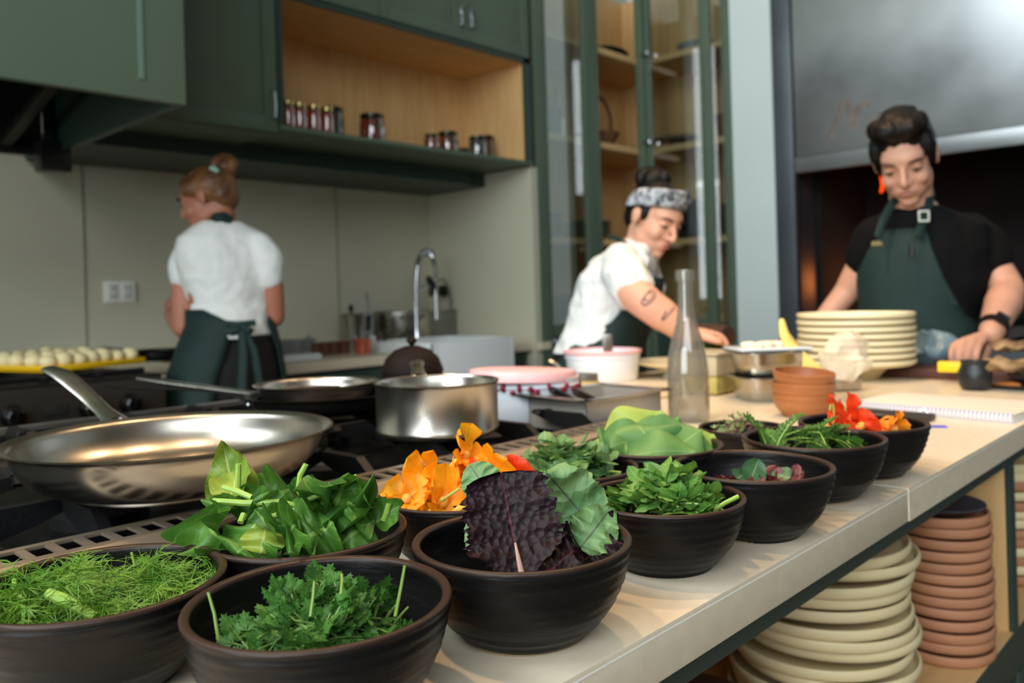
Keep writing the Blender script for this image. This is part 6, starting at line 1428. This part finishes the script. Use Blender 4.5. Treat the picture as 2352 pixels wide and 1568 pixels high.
# bandana band
M_band = mat('paisley_bandana', (196, 204, 214), .8, rgb2=(34, 36, 44), scale=48, kind='noise')
bd = MB(); rows = []
for i, (uu, k) in enumerate(((.018, 1.02), (.028, 1.045), (.052, 1.035), (.074, .99), (.082, .90))):
    rows.append((h2.p(0, -.018 + .012 * (i / 4), uu + .008), h2.r, (h2.f * .94 + h2.u * .34).normalized(), .0815 * k * h2.s, .100 * k * h2.s, 2.0))
bd.loft(rows, 40, caps=False)
bdo = part('bandana', bd, M_band, w2p); sm_ = bdo.modifiers.new('thickness', 'SOLIDIFY'); sm_.thickness = .003
kt = MB(); kp = h2.p(.0, .072, .088)
kt.limb([kp, kp + R0 * .02 + U0 * .02 - FW * .004, kp + R0 * .024 + U0 * .030], [.010, .011, .004]); kt.limb([kp, kp - R0 * .03 - FW * .02 + U0 * .008], [.010, .012]); kt.limb([kp, kp + R0 * .03 - U0 * .004], [.01, .008]); kt.sph(kp, .013)
part('knot', kt, mat('dark_bandana_knot', (26, 28, 36), .8, rgb2=(90, 94, 104), scale=60), bdo)
sh = MB().loft([sec(1466, 558, d, r2, f2, .058, .060), sec(1450, 577, d, r2, f2, .095, .075), sec(1434, 600, d, r2, f2, .135, .090), sec(1420, 640, d, r2, f2, .142, .102), sec(1400, 700, d, r2, f2, .135, .104), sec(1380, 760, d, r2, f2, .130, .104), sec(1364, 808, d, r2, f2, .138, .114)], 32)
sh.limb([P(1425, 608, 2.37), P(1436, 632, 2.30), P(1452, 660, 2.265)], [.060, .063, .062], 18); sh.limb([P(1470, 615, 2.55), P(1488, 660, 2.57)], [.055, .055], 16)
so_ = crumple(rem(part('shirt', sh, M_shirt, w2p), .006, 4), .020, .05)
cl = MB(); 
cl.tube([P(1440, 552, d - .04), P(1462, 572, d - .085), P(1482, 600, d - .10), P(1480, 618, d - .10)], [.010, .014, .014, .004], 8, .35, up=-FW)
cl.tube([P(1440, 552, d + .02), P(1470, 560, d + .03), P(1486, 600, d - .02)], [.010, .014, .006], 8, .35, up=-FW)
part('collar', cl, M_shirt, so_)
trousers(w2p, [sec(1366, 800, d, r2, f2, .128, .105), sec(1366, 850, d, r2, f2, .145, .115), sec(1366, 910, d, r2, f2, .15, .12), sec(1368, 980, d, r2, f2, .13, .1)], P(1366, 930, d - .07), P(1366, 930, d + .07), M_trs, (.085, .06, .05), f2)
ap = MB().loft([(P(1455, 640, d), r2, f2, .115, .075, 2.3, -.75, .62), (P(1436, 680, d), r2, f2, .125, .088, 2.3, -1.0, .80), (P(1412, 735, d), r2, f2, .130, .100, 2.3, -1.3, 1.15), (P(1385, 790, d), r2, f2, .135, .110, 2.3, -1.9, 1.9), (P(1372, 840, d), r2, f2, .150, .125, 2.3, -2.2, 2.3), (P(1370, 960, d), r2, f2, .17, .15, 2.3, -2.2, 2.3), (P(1372, 1130, d), r2, f2, .18, .16, 2.3, -2.1, 2.1)], 36, 0, 1, off=.010)
ao = part('apron', ap, M_apron, w2p); sm_ = ao.modifiers.new('thickness', 'SOLIDIFY'); sm_.thickness = .003
part('neck_strap', MB().tube([P(1400, 546, d + .02), P(1412, 545, d - .05), P(1434, 558, d - .085), P(1462, 592, d - .115), P(1476, 640, d - .10)], .0075, 8, .4, up=-FW), M_apron, ao)

# ---------------- man at the island end
d = 2.34
mp = thing('person', down(P(2105, 840, d + .12), 0), 'person with short black hair, black tee and green bib apron, hand on the board', 'person')
f3 = (-FW * .86 - R0 * .50).normalized(); r3 = f3.cross(U0)
h3 = Head(P(2079, 366, d - .06), -FW * .80 - R0 * .46 - U0 * .50, 1.0, -.10)
body = MB(); add_head(body, h3, False)
body.limb([h3.p(0, -.03, -.05), P(2096, 480, d - .01), P(2105, 510, d)], [.056, .058, .075], 18)
body.loft([sec(2105, 498, d, r3, f3, .11, .07), sec(2115, 530, d, r3, f3, .165, .09), sec(2120, 600, d, r3, f3, .165, .11), sec(2108, 720, d, r3, f3, .135, .10), sec(2105, 840, d, r3, f3, .15, .105)], 28)
eA = P(2316, 668, 2.22); wA = P(2276, 766, 2.085)
body.limb([P(2236, 548, d - .01), P(2268, 600, 2.29), eA], [.057, .052, .043], 18); body.limb([eA, eA.lerp(wA, .3), wA], [.043, .046, .029], 18)
kx = [(2191, 791), (2212, 783), (2233, 782), (2252, 787)]; tx_ = [(2185, 833), (2205, 838), (2221, 837), (2241, 833)]; md = [(2184, 812), (2204, 812), (2223, 812), (2244, 812)]
kn = [P(x, y, 2.055) for x, y in kx]; kn = kn[::-1]
tp = [[P(md[i][0], md[i][1], 2.035), P(tx_[i][0], tx_[i][1], 2.035)] for i in range(4)][::-1]
hand(body, wA, kn, tp, [wA + V((0, 0, -.012)), P(2272, 800, 2.09), P(2262, 822, 2.08), P(2256, 834, 2.075)], r=.0095)
eB = P(1948, 668, 2.42); wB = P(1885, 742, 2.42)
body.limb([P(2010, 556, d + .02), P(1984, 606, 2.39), eB], [.048, .046, .038], 18); body.limb([eB, wB], [.038, .028], 16)
hb_ = (wB - eB).normalized(); kn = [wB + hb_ * .085 + FW * (.03 - .02 * i) for i in range(4)]
hand(body, wB, kn, [[k + hb_ * .03 - U0 * .012, k + hb_ * .035 - U0 * .04] for k in kn], [wB + hb_ * .02 - FW * .015, wB + hb_ * .05 - FW * .04, wB + hb_ * .07 - FW * .045 - U0 * .02])
b3 = rem(part('body', body, M_skinm, mp), .0045, 7)
face_parts(h3, b3)
stub = MB(); 
hr_ = MB(); h3.e(hr_, 0, -.020, .045, .082, .096, .084); h3.e(hr_, 0, -.05, 0, .072, .058, .07); h3.e(hr_, 0, .040, .103, .062, .05, .034)
for s in (-1, 1): h3.e(hr_, s * .068, .018, .042, .016, .038, .04); h3.e(hr_, s * .070, .012, .005, .009, .014, .026)
rr = random.Random(4)
for (r_, f_, u_, a_, b_, c_) in ((.02, .062, .112, .040, .038, .026), (-.028, .060, .110, .036, .036, .026), (.045, .03, .108, .034, .05, .028), (-.048, .02, .106, .030, .05, .026), (0, .02, .124, .05, .055, .022), (.0, -.03, .118, .05, .05, .024)):
    h3.e(hr_, r_, f_, u_, a_, b_, c_)
crumple(rem(part('hair', hr_, M_hairb, mp), .005, 4), .008, .018)
tee = MB().loft([sec(2099, 476, d, r3, f3, .072, .068), sec(2106, 496, d, r3, f3, .115, .085), sec(2116, 524, d, r3, f3, .168, .100), sec(2119, 570, d, r3, f3, .174, .120), sec(2120, 640, d, r3, f3, .172, .125), sec(2112, 710, d, r3, f3, .150, .116), sec(2106, 775, d, r3, f3, .148, .116), sec(2105, 830, d, r3, f3, .158, .12)], 32)
tee.limb([P(2226, 538, d - .01), P(2256, 568, 2.30), P(2270, 602, 2.275)], [.064, .067, .062], 18); tee.limb([P(2016, 542, d + .02), P(2000, 568, 2.37), P(1988, 600, 2.385)], [.064, .062, .056], 18)
crumple(rem(part('tshirt', tee, M_btee, mp), .006, 5), .012, .06)
trousers(mp, [sec(2106, 800, d, r3, f3, .152, .118), sec(2106, 860, d, r3, f3, .165, .125), sec(2106, 930, d, r3, f3, .17, .125), sec(2106, 1000, d, r3, f3, .15, .11)], P(2060, 950, d), P(2150, 950, d), M_jean, (.095, .065, .055), f3)
ap = MB().loft([(P(2118, 528, d), r3, f3, .167, .102, 2.3, -.08, .80), (P(2119, 545, d), r3, f3, .172, .110, 2.3, -.12, .92), (P(2119, 570, d), r3, f3, .176, .122, 2.3, -.16, .98), (P(2120, 640, d), r3, f3, .175, .127, 2.3, -.32, 1.05), (P(2112, 700, d), r3, f3, .154, .120, 2.3, -.65, 1.2), (P(2107, 750, d), r3, f3, .152, .122, 2.3, -1.5, 1.6), (P(2105, 830, d), r3, f3, .170, .135, 2.3, -1.9, 1.9), (P(2105, 1000, d), r3, f3, .19, .15, 2.3, -1.9, 1.9), (P(2105, 1150, d), r3, f3, .20, .16, 2.3, -1.8, 1.8)], 36, 0, 1, off=.010)
ao = part('apron', ap, M_apron, mp); sm_ = ao.modifiers.new('thickness', 'SOLIDIFY'); sm_.thickness = .003
dq = d - .125
part('neck_strap', MB().tube([P(2016, 545, d - .105), P(2028, 508, d - .095), P(2044, 476, d - .075), P(2062, 450, d - .03)], .011, 8, .25, up=-FW), M_apron, ao)
ns = part('neck_strap', MB().tube([P(2108, 545, d - .132), P(2122, 505, d - .118), P(2134, 468, d - .085), P(2140, 436, d - .03)], .012, 8, .25, up=-FW), M_apron, ao)
bk2 = MB(); c_ = P(2122, 496, d - .128); Rb_ = Matrix((R0, -FW, U0)).transposed()
for (x_, z_, w_, h_) in ((-.013, 0, .004, .030), (.013, 0, .004, .030), (0, .013, .030, .005), (0, -.013, .030, .005)): bk2.box(c_ + R0 * (x_ + .004 * z_ * 30 * 0) + U0 * z_, (w_, .004, h_), .001, Rb_)
part('buckle', bk2, mat('bright_buckle', (236, 240, 232), .25, .3), ao, label='bright rectangular strap buckle')
bdg = MB()
for i, (x_, w_) in enumerate(((-.012, .003), (-.008, .007), (.0, .003), (.004, .007), (.012, .003))): bdg.box(P(2014, 560, d - .118) + R0 * x_ + U0 * (.002 * (i % 2)), (w_, .002, .011), 0, Rb_)
part('badge', bdg, mat('tan_stitching', (150, 134, 88), .7), ao)
part('pen_pocket', MB().tube([P(2094, 560, d - .138), P(2092, 590, d - .140)], .006, 8, .5), mat('black_marker', (10, 14, 14), .5), ao)
# watch
wax = (eA - wA).normalized(); wc = wA.lerp(eA, .12); n1 = (-FW + U0 * .5); n1 = (n1 - wax * n1.dot(wax)).normalized(); n2 = wax.cross(n1)
wt_ = MB().lathe([(.0335, -.012), (.036, -.012), (.0365, 0), (.036, .012), (.0335, .012)], 28, wc, Matrix((n1, n2, wax)).transposed(), closed=True)
wo = part('watch_strap', wt_, M_blackp, mp); part('watch_case', MB().box(wc + n1 * .038, (.012, .034, .036), .006, Matrix((n1, n2, wax)).transposed()), M_blackp, wo)
